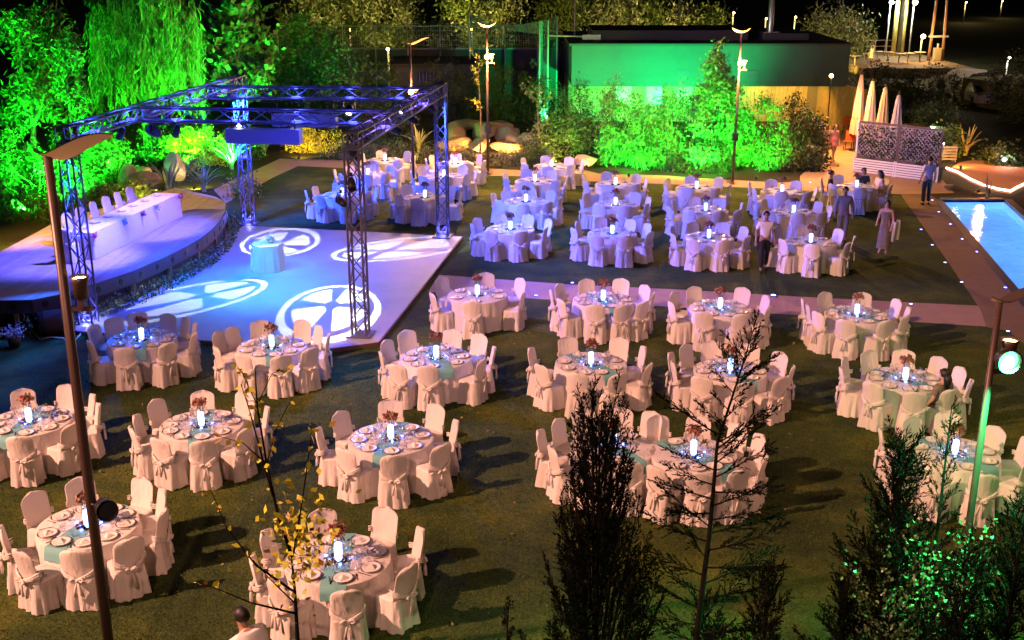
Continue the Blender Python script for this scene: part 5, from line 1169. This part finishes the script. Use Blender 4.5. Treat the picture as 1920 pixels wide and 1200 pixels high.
# cafe furniture behind the screens
def cafe_table(px, py, label, m):
    p = gp(px, py); t = thing('cafe_table', label, 'table', p, .2, 'cafe tables'); MB().box((-.4, -.4, .71), (.4, .4, .75)).build('tabletop', m, t)
    for x in (-.35, .3):
        for y in (-.35, .3): MB().box((x, y, 0), (x + .05, y + .05, .71)).build('leg', m, t)
def cafe_chair(px, py, rz, label, m):
    p = gp(px, py); t = thing('cafe_chair', label, 'chair', p, rz, 'cafe chairs'); MB().box((-.21, -.2, .43), (.21, .2, .47)).build('seat', m, t); MB().box((-.21, -.22, .5), (.21, -.18, .9)).build('backrest', m, t)
    for x in (-.2, .16):
        for y in (-.2, .15): MB().box((x, y, 0), (x + .035, y + .035, .43)).build('leg', M_DARKWOOD, t)
M_ORG = mat('orange_seat', (.6, .10, .03), .6); M_TEAK = mat('teak', (.42, .26, .14), .6)
cafe_table(1600, 246, 'wooden cafe table at the left of the parasols', M_TEAK); cafe_chair(1580, 250, .5, 'orange cafe chair left of the wooden cafe table', M_ORG); cafe_table(1712, 262, 'cafe table right of the parasols', M_TEAK); cafe_chair(1590, 282, 2.6, 'orange cafe chair near the passage', M_ORG); cafe_chair(1700, 275, 1.0, 'pale cafe chair under the right parasol', M_CAN[0])
# bench of slats right of the screens
t = thing('slat_bench', 'dark slatted bench right of the lattice screens', 'bench', gp(1775, 305), .1)
for i in range(5): MB().box((-.45, .0, .12 + i * .13), (.45, .03, .2 + i * .13)).build('slat', M_FRAME, t)
for x in (-.42, .38): MB().box((x, .03, 0), (x + .05, .4, .78)).build('leg', M_FRAME, t)
# white spots in the shrubs
for i, (px, py, Y) in enumerate(((1749, 240, 52), (1768, 268, 50), (1883, 300, 49.5))):
    p = at(px, py, Y); t = thing('bollard_light', ('upper', 'lower', 'far right')[i] + ' white bollard light in the shrubs by the screens', 'bollard light', (p.x, Y, 0), 0, 'white bollard lights'); z = max(.3, p.z)
    MB().tube([(0, 0, 0), (0, 0, z - .08)], .03, 8).build('post', M_BLACK, t); MB().lathe([(.03, z - .08), (.06, z - .05), (.06, z + .03), (.001, z + .06)], 12).build('lens', mat('white_lens'), t); point((p.x, Y - .25, z + .1), 28, (.85, .95, 1), .06, 'bollard_lamp')
# glowing curved kerb light beyond the pool and the bed inside it
kp = [gp(x, y, .12) for x, y in ((1775, 315), (1795, 322), (1820, 336), (1845, 347), (1870, 354), (1895, 358), (1905, 352), (1920, 345), (1945, 332))]
t = thing('curved_light_strip', 'curved white light strip round the orange bed beyond the pool', 'light strip'); MB().tube(kp, .045, 8).build('strip', mat('strip_glow', (1, .8, .7), .4, emit=(1, .72, .62), estr=4.5), t)
sheet('orange_bed', [Vector((p.x, p.y, 0)) for p in kp] + [gp(1950, 290), gp(1850, 296), gp(1800, 304)], .004, mat('red_soil', (.34, .15, .07), .9, var=(.44, .22, .1), vscale=3))
spot(at(1850, 290, 50) + Vector((0, 0, 1.6)), gp(1860, 325), 330, (1, .30, .07), 110, .7, .1, 'bed_lamp')

# ------------------------------------------------------------------ dark slope, upper terrace and the distance
def wall(name, label, p0, p1, z0, z1, m, th=.3, cat='wall'):
    p0, p1 = Vector(p0), Vector(p1); d = (p1 - p0).normalized(); n_ = Vector((-d.y, d.x)); b = MB(); b.prism([p0, p1, p1 + n_ * th, p0 + n_ * th], z0, z1); o = b.build(name, m); return tag(o, label, cat)
M_DKW = mat('dark_render', (.05, .05, .06), .9, var=(.08, .075, .08), vscale=.6)
wall('dark_wall', 'long dark wall across the back above the shrubs', at(500, 100, 72).xy, at(1110, 100, 72).xy, 0, zat(92, 72), M_DKW)
b_ = thing('wall_capping', 'thin pale capping line along the top of the dark back wall', 'capping'); MB().box((at(525, 50, 72).x, 71.9, zat(92, 72)), (at(1010, 50, 72).x, 72.35, zat(90, 72))).build('capping', mat('capping_pale', (.3, .3, .32), .7), b_)
db = thing('dark_house', 'dark small house with barred window behind the shrubs', 'house', (at(800, 100, 66).x, 66, 0)); MB().box((-2, 0, 0), (2.6, 3, zat(122, 66))).build('wall', mat('house_wall', (.07, .065, .06), .9), db)
wf = MB().box((-.55, -.03, zat(160, 66)), (.55, 0, zat(134, 66))).build('window', M_BLACK, db)
for k in range(5): MB().box((-.45 + k * .2, -.06, zat(159, 66)), (-.41 + k * .2, -.03, zat(135, 66))).build('window_bar', mat('bar_grey', (.2, .2, .18), .6), wf)
rf2 = MB().add([(-2.2, -.3, zat(122, 66)), (2.8, -.3, zat(122, 66)), (2.8, 3.3, zat(122, 66) + .1), (-2.2, 3.3, zat(122, 66) + .1), (-2.2, -.3, zat(122, 66) + .08), (2.8, -.3, zat(122, 66) + .08), (2.8, 3.3, zat(122, 66) + .2), (-2.2, 3.3, zat(122, 66) + .2)], [(0, 3, 2, 1), (4, 5, 6, 7), (0, 1, 5, 4), (1, 2, 6, 5), (2, 3, 7, 6), (3, 0, 4, 7)]).build('roof', mat('roof_dark'), db)
# sports net on posts, lit green
net = thing('sports_net', 'tall green sports net on posts behind the shrubs', 'net'); M_NETP = mat('net_post', (.35, .42, .4), .5, .3)
nm_ = clear_glass('net_mesh', (.55, .75, .62), .0)
nt = nm_.node_tree; df = nt.nodes.new('ShaderNodeBsdfDiffuse'); df.inputs[0].default_value = (.25, .5, .38, 1); mx = next(n for n in nt.nodes if n.type == 'MIX_SHADER'); nt.links.new(df.outputs[0], mx.inputs[2])
for l in list(nt.links):
    if l.to_node == mx and l.to_socket == mx.inputs[0]: nt.links.remove(l)
mx.inputs[0].default_value = .3
n0, n1, n2 = at(1012, 40, 62), at(1028, 38, 62.0), at(1045, 30, 64)
for p in (n0, n1, n2): MB().tube([(p.x, p.y, 0), (p.x, p.y, p.z)], .05, 8).build('post', M_NETP, net)
def netp(a, b, za, zb, z0): 
    a, b = Vector(a), Vector(b)
    def f(i, j): u = i / 10; v = j / 8; top = za + (zb - za) * u - .35 * math.sin(PI * u) * ((b - a).length > 3); return (a.x + (b.x - a.x) * u, a.y + (b.y - a.y) * u + .05 * math.sin(7 * u), z0 + (top - z0) * v)
    MB().grid(f, 11, 9).build('netting', nm_, net)
netp((n0.x, n0.y), (n2.x, n2.y), n0.z, n2.z, 1.2); n4 = at(880, 25, 68); netp((n4.x, n4.y), (n0.x, n0.y), n4.z, n0.z, zat(52, 67)); MB().tube([(n4.x, n4.y, 0), n4], .05, 8).build('post', M_NETP, net)
ar = MB(); p = at(1030, 67, 62); q2_ = at(1125, 69, 62); ar.tube([p, q2_], .05, 8); ar.build('cross_arm', M_NETP, net); MB().box((at(1092, 70, 62).x, 61.9, zat(74, 62)), (at(1126, 70, 62).x, 62.1, zat(65, 62))).build('sign_plate', M_NETP, net)
spot((at(1020, 200, 59.5).x, 59.5, .4), (n1.x, n1.y, n1.z * .7), 4500, (.03, 1, .4), 50, .6, .1, 'net_flood')
fn = thing('fence_net', 'dim netting fence on thin posts above the dark back wall', 'fence')
for k in range(9):
    x = at(520 + k * 61, 60, 71.5).x; MB().tube([(x, 71.5, 0), (x, 71.5, zat(46, 71.5))], .04, 8).build('post', M_NETP, fn)
for k in range(8):
    xa, xb = at(520 + k * 61, 60, 71.5).x, at(520 + (k + 1) * 61, 60, 71.5).x
    for q in range(14): MB().tube([(xa + (xb - xa) * q / 14, 71.5, zat(92, 71.5)), (xa + (xb - xa) * q / 14, 71.5, zat(48, 71.5))], .006, 4).build('wire', M_NETP, fn)
    for q in range(6):
        z = zat(92, 71.5) + (zat(48, 71.5) - zat(92, 71.5)) * q / 5; MB().tube([(xa, 71.5, z), ((xa + xb) / 2, 71.5, z - .04), (xb, 71.5, z)], .008 if q < 5 else .03, 4).build('wire', M_NETP, fn)
for i, (px, py, Y, r) in enumerate(((560, 75, 80, 1.8), (640, 72, 82, 2.0), (730, 78, 80, 1.8), (810, 70, 83, 2.1), (900, 75, 80, 1.7), (970, 72, 82, 1.9))):
    c = at(px, py, Y); tree('dim_tree', f'dim tree behind the netting fence, {("first", "second", "third", "fourth", "fifth", "sixth")[i]} from left', (c.x, c.y, 0), [(tuple(c), (r, r, r * .8)), ((c.x, c.y, c.z * .6), (r * .8, r * .8, r * .6))], 1800, .24, LM['d' if i % 2 else 'w'], .1, 60, .5, .45, 'tree', 'dim trees behind the netting', 5)
point((at(690, 60, 76).x, 76, 2.5), 500, (1, .75, .2), .2, 'fence_lamp'); point((at(880, 60, 76).x, 76, 2.5), 500, (1, .8, .3), .2, 'fence_lamp')
# poles
def mast(px0, py_top, py_base, Y, r, label, m, name='mast'):
    x = at(px0, (py_top + py_base) / 2, Y).x; zt = at(px0, py_top, Y).z; t = thing(name, label, 'pole', (x, Y, 0)); MB().tube([(0, 0, 0), (0, 0, zt)], [r, r * .8], 10).build('shaft', m, t); MB().lathe([(r * 1.1, zt), (r * 1.3, zt + .06), (.001, zt + .1)], 10).build('cap', m, t); MB().lathe([(r * 2.2, 0), (r * 2.2, .05), (r, .08)], 12).build('base_plate', m, t); return x
M_ZINC = mat('zinc', (.45, .45, .45), .5, .3); M_TIMB = mat('pole_timber', (.30, .16, .10), .8)
mast(1078, -40, 82, 66, .05, 'slim pale flagpole left of the building', M_ZINC, 'flagpole'); mast(1275, -40, 50, 72, .05, 'slim pale flagpole behind the building roof', M_ZINC, 'flagpole')
xs_ = [mast(1682, -60, 108, 96, .2, 'left of two tall yellow-lit floodlight masts on the terrace', mat('mast_yellow', (.55, .48, .16), .6)), mast(1692, -60, 108, 97, .16, 'middle grey floodlight mast on the terrace', M_ZINC), mast(1699, -60, 106, 96, .14, 'right of two tall yellow-lit floodlight masts on the terrace', mat('mast_yellow'))]
up_ = thing('utility_frame', 'twin timber utility poles with transformer at the upper right', 'utility poles', (at(1754, 120, 92).x, 92, 0)); ux = 1.9 / 2
hgt_ = at(1754, -40, 92).z
for sx_, ti in ((-.5, .12), (.42, -.1)): MB().tube([(sx_ - ti, 0, 0), (sx_ + ti, 0, hgt_)], [.13, .1], 10).build('pole', M_TIMB, up_)
zz = zat(70, 92); MB().box((-.75, -.12, zz), (.75, .12, zz + .14)).build('cross_beam', M_ZINC, up_); MB().box((-.22, -.25, zz - 2.0), (.3, .25, zz - .8)).build('transformer', mat('transformer_tan', (.4, .33, .2), .6), up_); MB().lathe([(.1, 0), (.1, .3), (.04, .32)], 10, Matrix.Translation((.05, 0, zz - .8)), cap1=True).build('insulator', M_ZINC, up_)
def street_light(px, py, Y, label, col, pw, m, r=.16):
    p = at(px, py, Y); t = thing('street_lamp', label, 'street lamp', (p.x, Y, 0), 0, 'far lamps'); MB().tube([(0, .25, 0), (0, .25, p.z)], .06, 8).build('pole', M_ZINC, t); MB().box((-.03, 0, p.z - .03), (.03, .25, p.z + .03)).build('arm', M_ZINC, t); MB().lathe([(.001, p.z - r), (r * .8, p.z - r * .5), (r, p.z), (r * .6, p.z + r * .6), (.001, p.z + r * .8)], 12, ).build('globe', m, t)
    point((p.x, Y - .6, p.z - .1), pw, col, .2, 'street_lamp_light')
M_LY, M_LW, M_LP = mat('lamp_yellow', (1, .8, .3), .3, emit=(1, .68, .2), estr=22), mat('lamp_cool', (.9, 1, .95), .3, emit=(.75, 1, .9), estr=22), mat('lamp_pale', (1, .95, .7), .3, emit=(1, .9, .5), estr=26)
street_light(1731, 68, 91, 'orange far lamp beside the twin utility poles', (1, .6, .2), 500, M_LY, .2); street_light(1672, 4, 95.5, 'cool white lamp at the top of the floodlight masts, left', (.8, 1, .9), 600, M_LW, .2); street_light(1716, 4, 95, 'pale yellow lamp at the top of the floodlight masts, right', (1, .9, .5), 700, M_LP, .22)
street_light(1893, 108, 78, 'small lamp on a pale post at the right edge', (1, .85, .7), 160, mat('lamp_dim', (.8, .7, .6), .4, emit=(1, .8, .7), estr=3), .1)
for i, (px, py, Y, pw) in enumerate(((655, 54, 90, 260), (727, 92, 64.5, 60), (1376, 24, 96, 120), (1492, 32, 98, 160), (1812, 4, 150, 200), (885, 55, 84, 260), (1165, 52, 86, 200), (1310, 55, 86, 120), (1880, 2, 160, 120), (1437, 35, 100, 80), (1545, 75, 88, 160))):
    street_light(px, py, Y, f'small far warm lamp, {("first", "third, low,", "sixth", "eighth", "tenth", "fourth", "fifth, before lit trees,", "sixth, low,", "eleventh", "seventh", "ninth")[i]} from left along the top', (1, .72, .25), pw, M_LY, .09)
# terrace
x0t, x1t = at(1590, 120, 90).x, at(1790, 120, 90).x
ter = MB().box((x0t, 86, 0), (x1t, 100, zat(128, 86))).build('upper_terrace', mat('terrace_stone', (.2, .13, .08), .9)); tag(ter, kind='structure')
tz = zat(128, 86)
for i in range(7):
    px = 1605 + i * 20 + random.uniform(-4, 4); Y = 87 + random.uniform(0, 5); x = at(px, 120, Y).x; t = thing('terrace_table', f'small terrace table with seats, {("first", "second", "third", "fourth", "fifth", "sixth", "seventh")[i]} from left on the upper terrace', 'table', (x, Y, tz), random.uniform(0, 3), 'terrace tables')
    MB().lathe([(.001, .75), (.45, .75), (.45, .71), (.04, .7), (.04, .04), (.25, .02)], 14).build('tabletop', M_TEAK, t)
point((at(1650, 100, 88).x, 88.5, tz + 3), 150, (1, .5, .2), .2, 'terrace_lamp'); point((at(1710, 100, 90).x, 90, tz + 3), 120, (1, .6, .3), .2, 'terrace_lamp')
rl = thing('terrace_railing', 'low railing along the far edge of the upper terrace', 'railing')
for z in (.5, 1.0): MB().tube([(x0t, 99.5, tz + z), (at(1680, 100, 99).x, 99.5, tz + z)], .04, 6).build('rail', M_TEAK, rl)
for k in range(9): x = x0t + (at(1680, 100, 99).x - x0t) * k / 8; MB().tube([(x, 99.5, tz), (x, 99.5, tz + 1.0)], .04, 6).build('post', M_TEAK, rl)
wall('sloping_bank', 'dim grassy bank sloping at the upper right', at(1800, 190, 70).xy, at(1925, 190, 66).xy, 0, 1.6, mat('bank_grass', (.10, .10, .03), .95, var=(.2, .18, .06), vscale=1.2), 6, 'bank')
# parked cars on the right
def car(px, py, Y, rz, label, m):
    p = at(px, py, Y); t = thing('parked_car', label, 'car', (p.x, Y, max(0, p.z - .7)), rz, 'parked cars')
    prof = [(-2.1, .35), (-2.1, .8), (-1.5, .92), (-.9, 1.38), (.6, 1.40), (1.15, .95), (2.0, .82), (2.12, .35)]; b = MB(); n_ = len(prof)
    vv = [(x, -.8 + (.12 if z > 1 else 0), z) for x, z in prof] + [(x, .8 - (.12 if z > 1 else 0), z) for x, z in prof]; b.add(vv, [(i, i + 1, n_ + i + 1, n_ + i) for i in range(n_ - 1)] + [tuple(reversed(range(n_))), tuple(range(n_, 2 * n_)), (0, n_, 2 * n_ - 1, n_ - 1)]); b.build('body', m, t)
    for x in (-1.3, 1.3):
        for y in (-.78, .78): w_ = MB().lathe([(.001, -.1), (.32, -.09), (.33, .09), (.001, .1)], 16, Matrix.Translation((x, y, .33)) @ Matrix.Rotation(PI / 2, 4, 'X')).build('wheel', M_BLACK, t)
    MB().add([(-.85, -.72, .98), (.55, -.72, .98), (.45, -.69, 1.32), (-.7, -.69, 1.32)], [(0, 1, 2, 3)]).build('side_window', M_LENSD, t); MB().add([(-1.47, -.62, .95), (-1.47, .62, .95), (-.95, .58, 1.34), (-.95, -.58, 1.34)], [(0, 1, 2, 3)]).build('rear_window', M_LENSD, t)
    for y in (-.6, .6): MB().box((2.05, y - .15, .6), (2.125, y + .15, .75)).build('headlight', M_PLATE, t)
car(1812, 150, 76, 2.2, 'white parked car dimly lit at the upper right', mat('car_white', (.6, .58, .56), .3)); car(1828, 195, 70, 1.6, 'pale parked car below the white one at right', mat('car_pale', (.5, .46, .42), .3)); car(1850, 165, 74, 1.9, 'dark parked car between the pale ones at right', mat('car_dark', (.03, .03, .05), .25))
point((at(1815, 150, 74).x, 74, 5), 260, (1, .7, .5), .2, 'car_park_lamp')

# ------------------------------------------------------------------ stage-side clutter
t = thing('drum_case', 'brown barrel-shaped case lying by the truss tower', 'case', gp(108, 625), .4)
MB().lathe([(.001, -.42), (.26, -.41), (.29, -.3), (.30, 0), (.29, .3), (.26, .41), (.001, .42)], 22, Matrix.Translation((0, 0, .31)) @ Matrix.Rotation(PI / 2, 4, 'Y')).build('body', mat('case_brown', (.09, .045, .035), .45), t)
for x in (-.28, .28): MB().lathe([(.302, -.02), (.31, 0), (.302, .02)], 22, Matrix.Translation((x, 0, .31)) @ Matrix.Rotation(PI / 2, 4, 'Y')).build('strap', M_BLACK, t)
sp_ = thing('loudspeaker', 'dark loudspeaker at the stage corner beside steps', 'loudspeaker', gp(52, 612), .3); MB().box((-.26, -.22, 0), (.26, .22, .85)).build('cabinet', mat('cabinet_black', (.025, .015, .02), .6), sp_)
for z, r in ((.25, .17), (.62, .09)): MB().lathe([(.001, 0), (r * .4, .01), (r, .035), (r * 1.05, .02)], 18, Matrix.Translation((0, -.222, z)) @ Matrix.Rotation(PI / 2, 4, 'X')).build('driver', M_LENSD, sp_)
cb_ = [gp(x, y, .03) for x, y in ((62, 622), (75, 636), (95, 632), (118, 634), (135, 645), (150, 628), (158, 612))]; tag(MB().tube(cb_, .02, 6).build('cable', mat('cable_pale', (.5, .45, .35), .6)), 'pale cable lying on the ground beside the brown case', 'cable')
fp = gp(28, 650); pt = thing('potted_flowers', 'pale flowers in a pot at the foot of stage steps', 'flowers', fp); MB().lathe([(.001, 0), (.12, 0), (.17, .28), (.15, .28), (.1, .05)], 16).build('pot', M_DARKWOOD, pt)
d = unit(rng.normal(size=(160, 3))); d[:, 2] = np.abs(d[:, 2]); ob('flowers', leaves('flowers', d * rng.uniform(.12, .32, size=(160, 1)) + np.array([0, 0, .28]), .07, M_GLINT_PETAL, .6), pt)['kind'] = 'stuff'

# ------------------------------------------------------------------ people
M_SKIN = [mat('skin_a', (.45, .27, .18), .55), mat('skin_b', (.30, .17, .11), .55)]
M_HAIR = mat('hair_dark', (.012, .009, .008), .5); M_EYE = mat('eye_dark', (.01, .01, .01), .2)
def skin_obj(name, verts, edges, radii, root, m, parent, sub=1):
    me = bpy.data.meshes.new(name); me.from_pydata([tuple(v) for v in verts], edges, []); me.materials.append(m); o = ob(name, me, parent)
    md = o.modifiers.new('skin', 'SKIN'); md.use_smooth_shade = True
    lay = me.skin_vertices[0].data
    for i, r in enumerate(radii):
        lay[i].radius = (r, r) if not isinstance(r, tuple) else r; lay[i].use_root = (i == root)
    sm = o.modifiers.new('sub', 'SUBSURF'); sm.levels = sub; sm.render_levels = sub; return o
def person(loc, heading, label, pose='stand', h=1.74, top=None, bottom=None, skin=0, sleeves='short', dress=None, hair='short', arms=None, group=None):
    k = h / 1.74; t = thing('person', label, 'person', loc, heading, group); t.scale = (k, k, k); S = M_SKIN[skin]
    sit = pose == 'sit'; dz = -.42 if sit else 0; V = Vector
    pel, spn, che, nk = V((0, 0, .95 + dz)), V((0, .01, 1.12 + dz)), V((0, .0, 1.32 + dz)), V((0, -.01, 1.47 + dz))
    if pose == 'lean': spn, che, nk = V((0, .1, 1.1)), V((0, .24, 1.26)), V((0, .36, 1.36))
    hb = nk + V((0, .02, .07)); hc = nk + V((0, .03, .15)); htp = nk + V((0, .02, .235))
    verts = [pel, spn, che, nk, hb, hc, htp, hc + V((0, .105, -.015))]; rad = [(.15, .11), (.13, .10), (.165, .11), .055, (.062, .07), (.078, .095), (.055, .07), .014]; ed = [(0, 1), (1, 2), (2, 3), (3, 4), (4, 5), (5, 6), (5, 7)]
    idx = {}
    def add(p, r, fr): verts.append(V(p)); rad.append(r); ed.append((fr, len(verts) - 1)); return len(verts) - 1
    A_ = arms or {}
    for s in (-1, 1):
        sh = add(che + V((s * .175, 0, .08)), .06, 2)
        el_, wr_ = A_.get(s, (V((s * .07, -.03, -.28)), V((s * .02, .10, -.22))))
        el = add(verts[sh] + V(el_), .043, sh); wr = add(verts[el] + V(wr_), .03, el); dr = V(wr_).normalized(); pa = add(verts[wr] + dr * .06, (.035, .022), wr); sd_ = V((dr.y, -dr.x, 0)); sd_ = sd_.normalized() if sd_.length > .05 else V((1, 0, 0))
        for j, (ofs, ln) in enumerate(((-.028, .055), (-.010, .07), (.010, .075), (.028, .065))): f1 = add(verts[pa] + dr * .035 + sd_ * ofs, .009, pa); add(verts[f1] + dr * ln * .9 + V((0, 0, -.012)), .007, f1)
        th = add(verts[pa] + sd_ * -.045 * s + dr * .0, .010, pa); add(verts[th] + dr * .04 - sd_ * .012 * s, .008, th)
        idx[s] = (sh, el, wr)
        hp = add(pel + V((s * .095, 0, -.05)), .092, 0)
        if sit: kn = add(V((s * .12, .42, .50)), .06, hp); an = add(V((s * .12, .44, .09)), .04, kn); to = add(V((s * .13, .60, .035)), .035, an)
        else:
            w_ = .14 * s if pose == 'walk' else .02; kn = add(V((s * .10, .03 + w_ * .7, .50)), .062, hp); an = add(V((s * .10, -.02 + w_ * 1.2, .09)), .04, kn); to = add(V((s * .11, .13 + w_ * 1.2, .035)), .035, an)
        idx[(s, 'l')] = (hp, kn, an, to)
    body = skin_obj('body', verts, ed, rad, 0, S, t, 2)
    # eyes and hair
    for s in (-1, 1): MB().lathe([(.001, -.011), (.009, -.006), (.012, 0), (.009, .006), (.001, .011)], 8, Matrix.Translation(hc + V((s * .032, .088, .02)))).build('eye', M_EYE, t)
    hh = MB()
    def hf_(i, j):
        a = 2 * PI * i / 16; v = j / 6; rr = math.sin(v * PI * .62) * .102; z = math.cos(v * PI * .62) * .115
        fr = max(0, math.sin(a)); low = (-.02 if hair == 'short' else -.02) ; zz = z if not (fr > .3 and z < .04) else .04 + .02 * fr
        return (hc.x + rr * math.cos(a) * .95, hc.y - .012 + rr * math.sin(a) * 1.12, hc.z + .025 + zz)
    hh.grid(hf_, 16, 7, True, True)
    if hair == 'long': hh.tube([hc + V((0, -.07, .03)), hc + V((0, -.11, -.08)), hc + V((0, -.10, -.26))], [.07, .085, .05], 10)
    hh.build('hair', M_HAIR, t)
    if top is not None:
        vi = [pel + V((0, 0, -.02)), spn, che, che + V((0, 0, .11))]; rr_ = [(.165, .125), (.15, .12), (.182, .125), (.09, .08)]; ee = [(0, 1), (1, 2), (2, 3)]
        for s in (-1, 1):
            sh, el, wr = idx[s]; vi.append(verts[sh]); rr_.append(.078); ee.append((2, len(vi) - 1)); end = verts[sh].lerp(verts[el], .75) if sleeves == 'short' else verts[el]; vi.append(end); rr_.append(.064); ee.append((len(vi) - 2, len(vi) - 1))
            if sleeves == 'long': vi.append(verts[el].lerp(verts[wr], .92)); rr_.append(.045); ee.append((len(vi) - 2, len(vi) - 1))
        skin_obj('shirt', vi, ee, rr_, 0, top, t, 2)
    if bottom is not None:
        vi = [pel + V((0, 0, .06)), pel]; rr_ = [(.15, .118), (.16, .122)]; ee = [(0, 1)]
        for s in (-1, 1):
            hp, kn, an, to = idx[(s, 'l')]; b0_ = len(vi); vi += [verts[hp], verts[kn], verts[an] + V((0, 0, .02))]; rr_ += [.108, .078, .066]; ee += [(1, b0_), (b0_, b0_ + 1), (b0_ + 1, b0_ + 2)]
        skin_obj('trousers', vi, ee, rr_, 1, bottom, t, 2)
        for s in (-1, 1):
            an, to = idx[(s, 'l')][2:]; a = verts[an]; MB().tube([a + V((0, -.05, -.05)), a + V((0, .04, -.045)), verts[to] + V((0, 0, .0)), verts[to] + V((0, .05, -.005))], [.04, .047, .04, .02], 8).build('shoe', M_BLACK, t)
    if dress is not None:
        dm, zl = dress; b = MB()
        def df_(i, j):
            a = 2 * PI * i / 28; v = j / 9; z = (che.z + .06) * (1 - v) + zl * v; w = (.175, .165, .15, .155, .175, .185, .19, .2, .21, .225)[j]; fo_ = 1 + .05 * math.sin(7 * a) * v; return (w * fo_ * math.cos(a) * 1.0, w * .74 * fo_ * math.sin(a), z)
        b.grid(df_, 28, 10, True, True); b.build('dress', dm, t)
    return t
M_SHW = mat('shirt_white', (.72, .70, .70), .85); M_SHB = mat('shirt_black', (.015, .015, .018), .8); M_TRB = mat('trousers_black', (.012, .012, .014), .8); M_SUIT = mat('suit_grey', (.22, .20, .17), .85); M_DRB = mat('dress_brown', (.12, .09, .06), .8, var=(.22, .18, .13), vscale=18); M_DRP = mat('dress_pink', (.65, .22, .28), .8); M_DRR = mat('dress_cream', (.65, .5, .42), .8)
V3 = Vector
arm_f = {-1: (V3((-.06, .02, -.27)), V3((.05, .17, -.17))), 1: (V3((.06, .02, -.27)), V3((-.05, .17, -.17)))}
person(gp(1430, 507), PI, 'waiter in white shirt and black trousers walking among back tables', 'walk', 1.78, M_SHW, M_TRB, 1)
person(gp(1577, 452), PI * .95, 'man in a pale grey suit standing by the guest table', 'stand', 1.78, M_SUIT, M_SUIT, 1, 'long')
pw3 = gp(1655, 475); person(pw3, PI * .85, 'woman in a brown patterned dress carrying a white wrap', 'stand', 1.68, None, None, 0, dress=(M_DRB, .18), hair='long', arms={-1: (V3((-.06, .02, -.27)), V3((.02, .12, -.20))), 1: (V3((.06, .02, -.27)), V3((.0, .2, -.1)))})
wr = thing('wrap', 'white wrap hanging from the arm of the woman in brown', 'wrap', pw3 + V3((.28, -.2, .45)), .5)
def wf_(i, j): u = i / 8 - .5; v = j / 6; return (u * (.2 + .12 * v), .03 * math.sin(9 * u + 2 * v), .62 * (1 - v) + .03 * math.sin(5 * u))
def wf2_(i, j): p_ = wf_(i, j); return (p_[0], p_[1] + .035, p_[2])
MB().grid(wf_, 9, 7).grid(wf2_, 9, 7).build('cloth', M_WHITE, wr)
person(gp(1735, 384), 0.1, 'man seen from behind in white shirt and dark shorts by the pool', 'stand', 1.78, M_SHW, M_TRB, 0)
def seat_at(ang, r=.93): a = R(ang); return V3((GT.x + r * math.cos(a), GT.y + r * math.sin(a), 0)), a + PI / 2
for ang, lb, kw in ((165, 'seated man in a black shirt at the guest table, left', dict(top=M_SHB, bottom=M_TRB, skin=1, arms=arm_f)), (60, 'seated dark-haired guest at the far side of the guest table', dict(top=M_SHB, bottom=M_TRB, skin=0, arms=arm_f, hair='long')), (15, 'seated guest in a pale top at the right of the guest table', dict(top=M_DRR, bottom=M_TRB, skin=0, arms=arm_f, hair='long'))):
    p, rz = seat_at(ang); person(p, rz, lb, 'sit', 1.74, **kw)
person(gp(1561, 303), PI * 1.1, 'woman in a pink dress walking in the passage', 'walk', 1.64, None, None, 0, dress=(M_DRP, .75), hair='long')
person(gp(1546, 300), PI * .9, 'woman in a cream dress beside the pink dress in passage', 'stand', 1.6, None, None, 0, dress=(M_DRR, .5), hair='long')
person((at(1533, 180, 64).x, 63.0, 0), PI * .8, 'waiter in white shirt at the far end of the passage', 'stand', 1.76, M_SHW, M_TRB, 1)
person((at(1635, 100, 89).x, 89, tz), PI * .6, 'woman in white standing on the upper terrace', 'stand', 1.7, M_SHW, None, 0, dress=(M_SHW, tz * 0 + .5), hair='long')
tb = gp(1697, 712, .75); a = R(-62); person((tb.x + .96 * math.cos(a), tb.y + .96 * math.sin(a), 0), a + PI / 2, 'seated woman with dark hair at the sixth third-row table', 'sit', 1.7, M_DRB, M_TRB, 0, hair='long', arms=arm_f)
pz = at(470, 1160, 12.0); person((pz.x + .22, 11.62, 0), R(50), 'bending waiter in a white shirt at the bottom edge', 'lean', 1.72, M_SHW, M_TRB, 1, arms={-1: (V3((-.08, .2, -.2)), V3((.0, .2, -.1))), 1: (V3((.08, .2, -.2)), V3((.0, .2, -.1)))})

# lamp and separate light added to warm the colour of the parasols
cl = thing('parasol_fill_lamp', 'slim warm lamp added on a pole behind the parasols', 'lamp', (at(1648, 200, 49.6).x - .4, 56.0, 0)); MB().tube([(0, 0, 0), (0, 0, 3.1)], .03, 8).build('pole', M_BLACK, cl); MB().lathe([(.02, 3.1), (.09, 3.14), (.1, 3.22), (.001, 3.3)], 12).build('lens', mat('lamp_yellow'), cl)
point((at(1600, 250, 49.6).x, 50.2, 4.2), 420, (1, .5, .25), .1, 'parasol_fill')
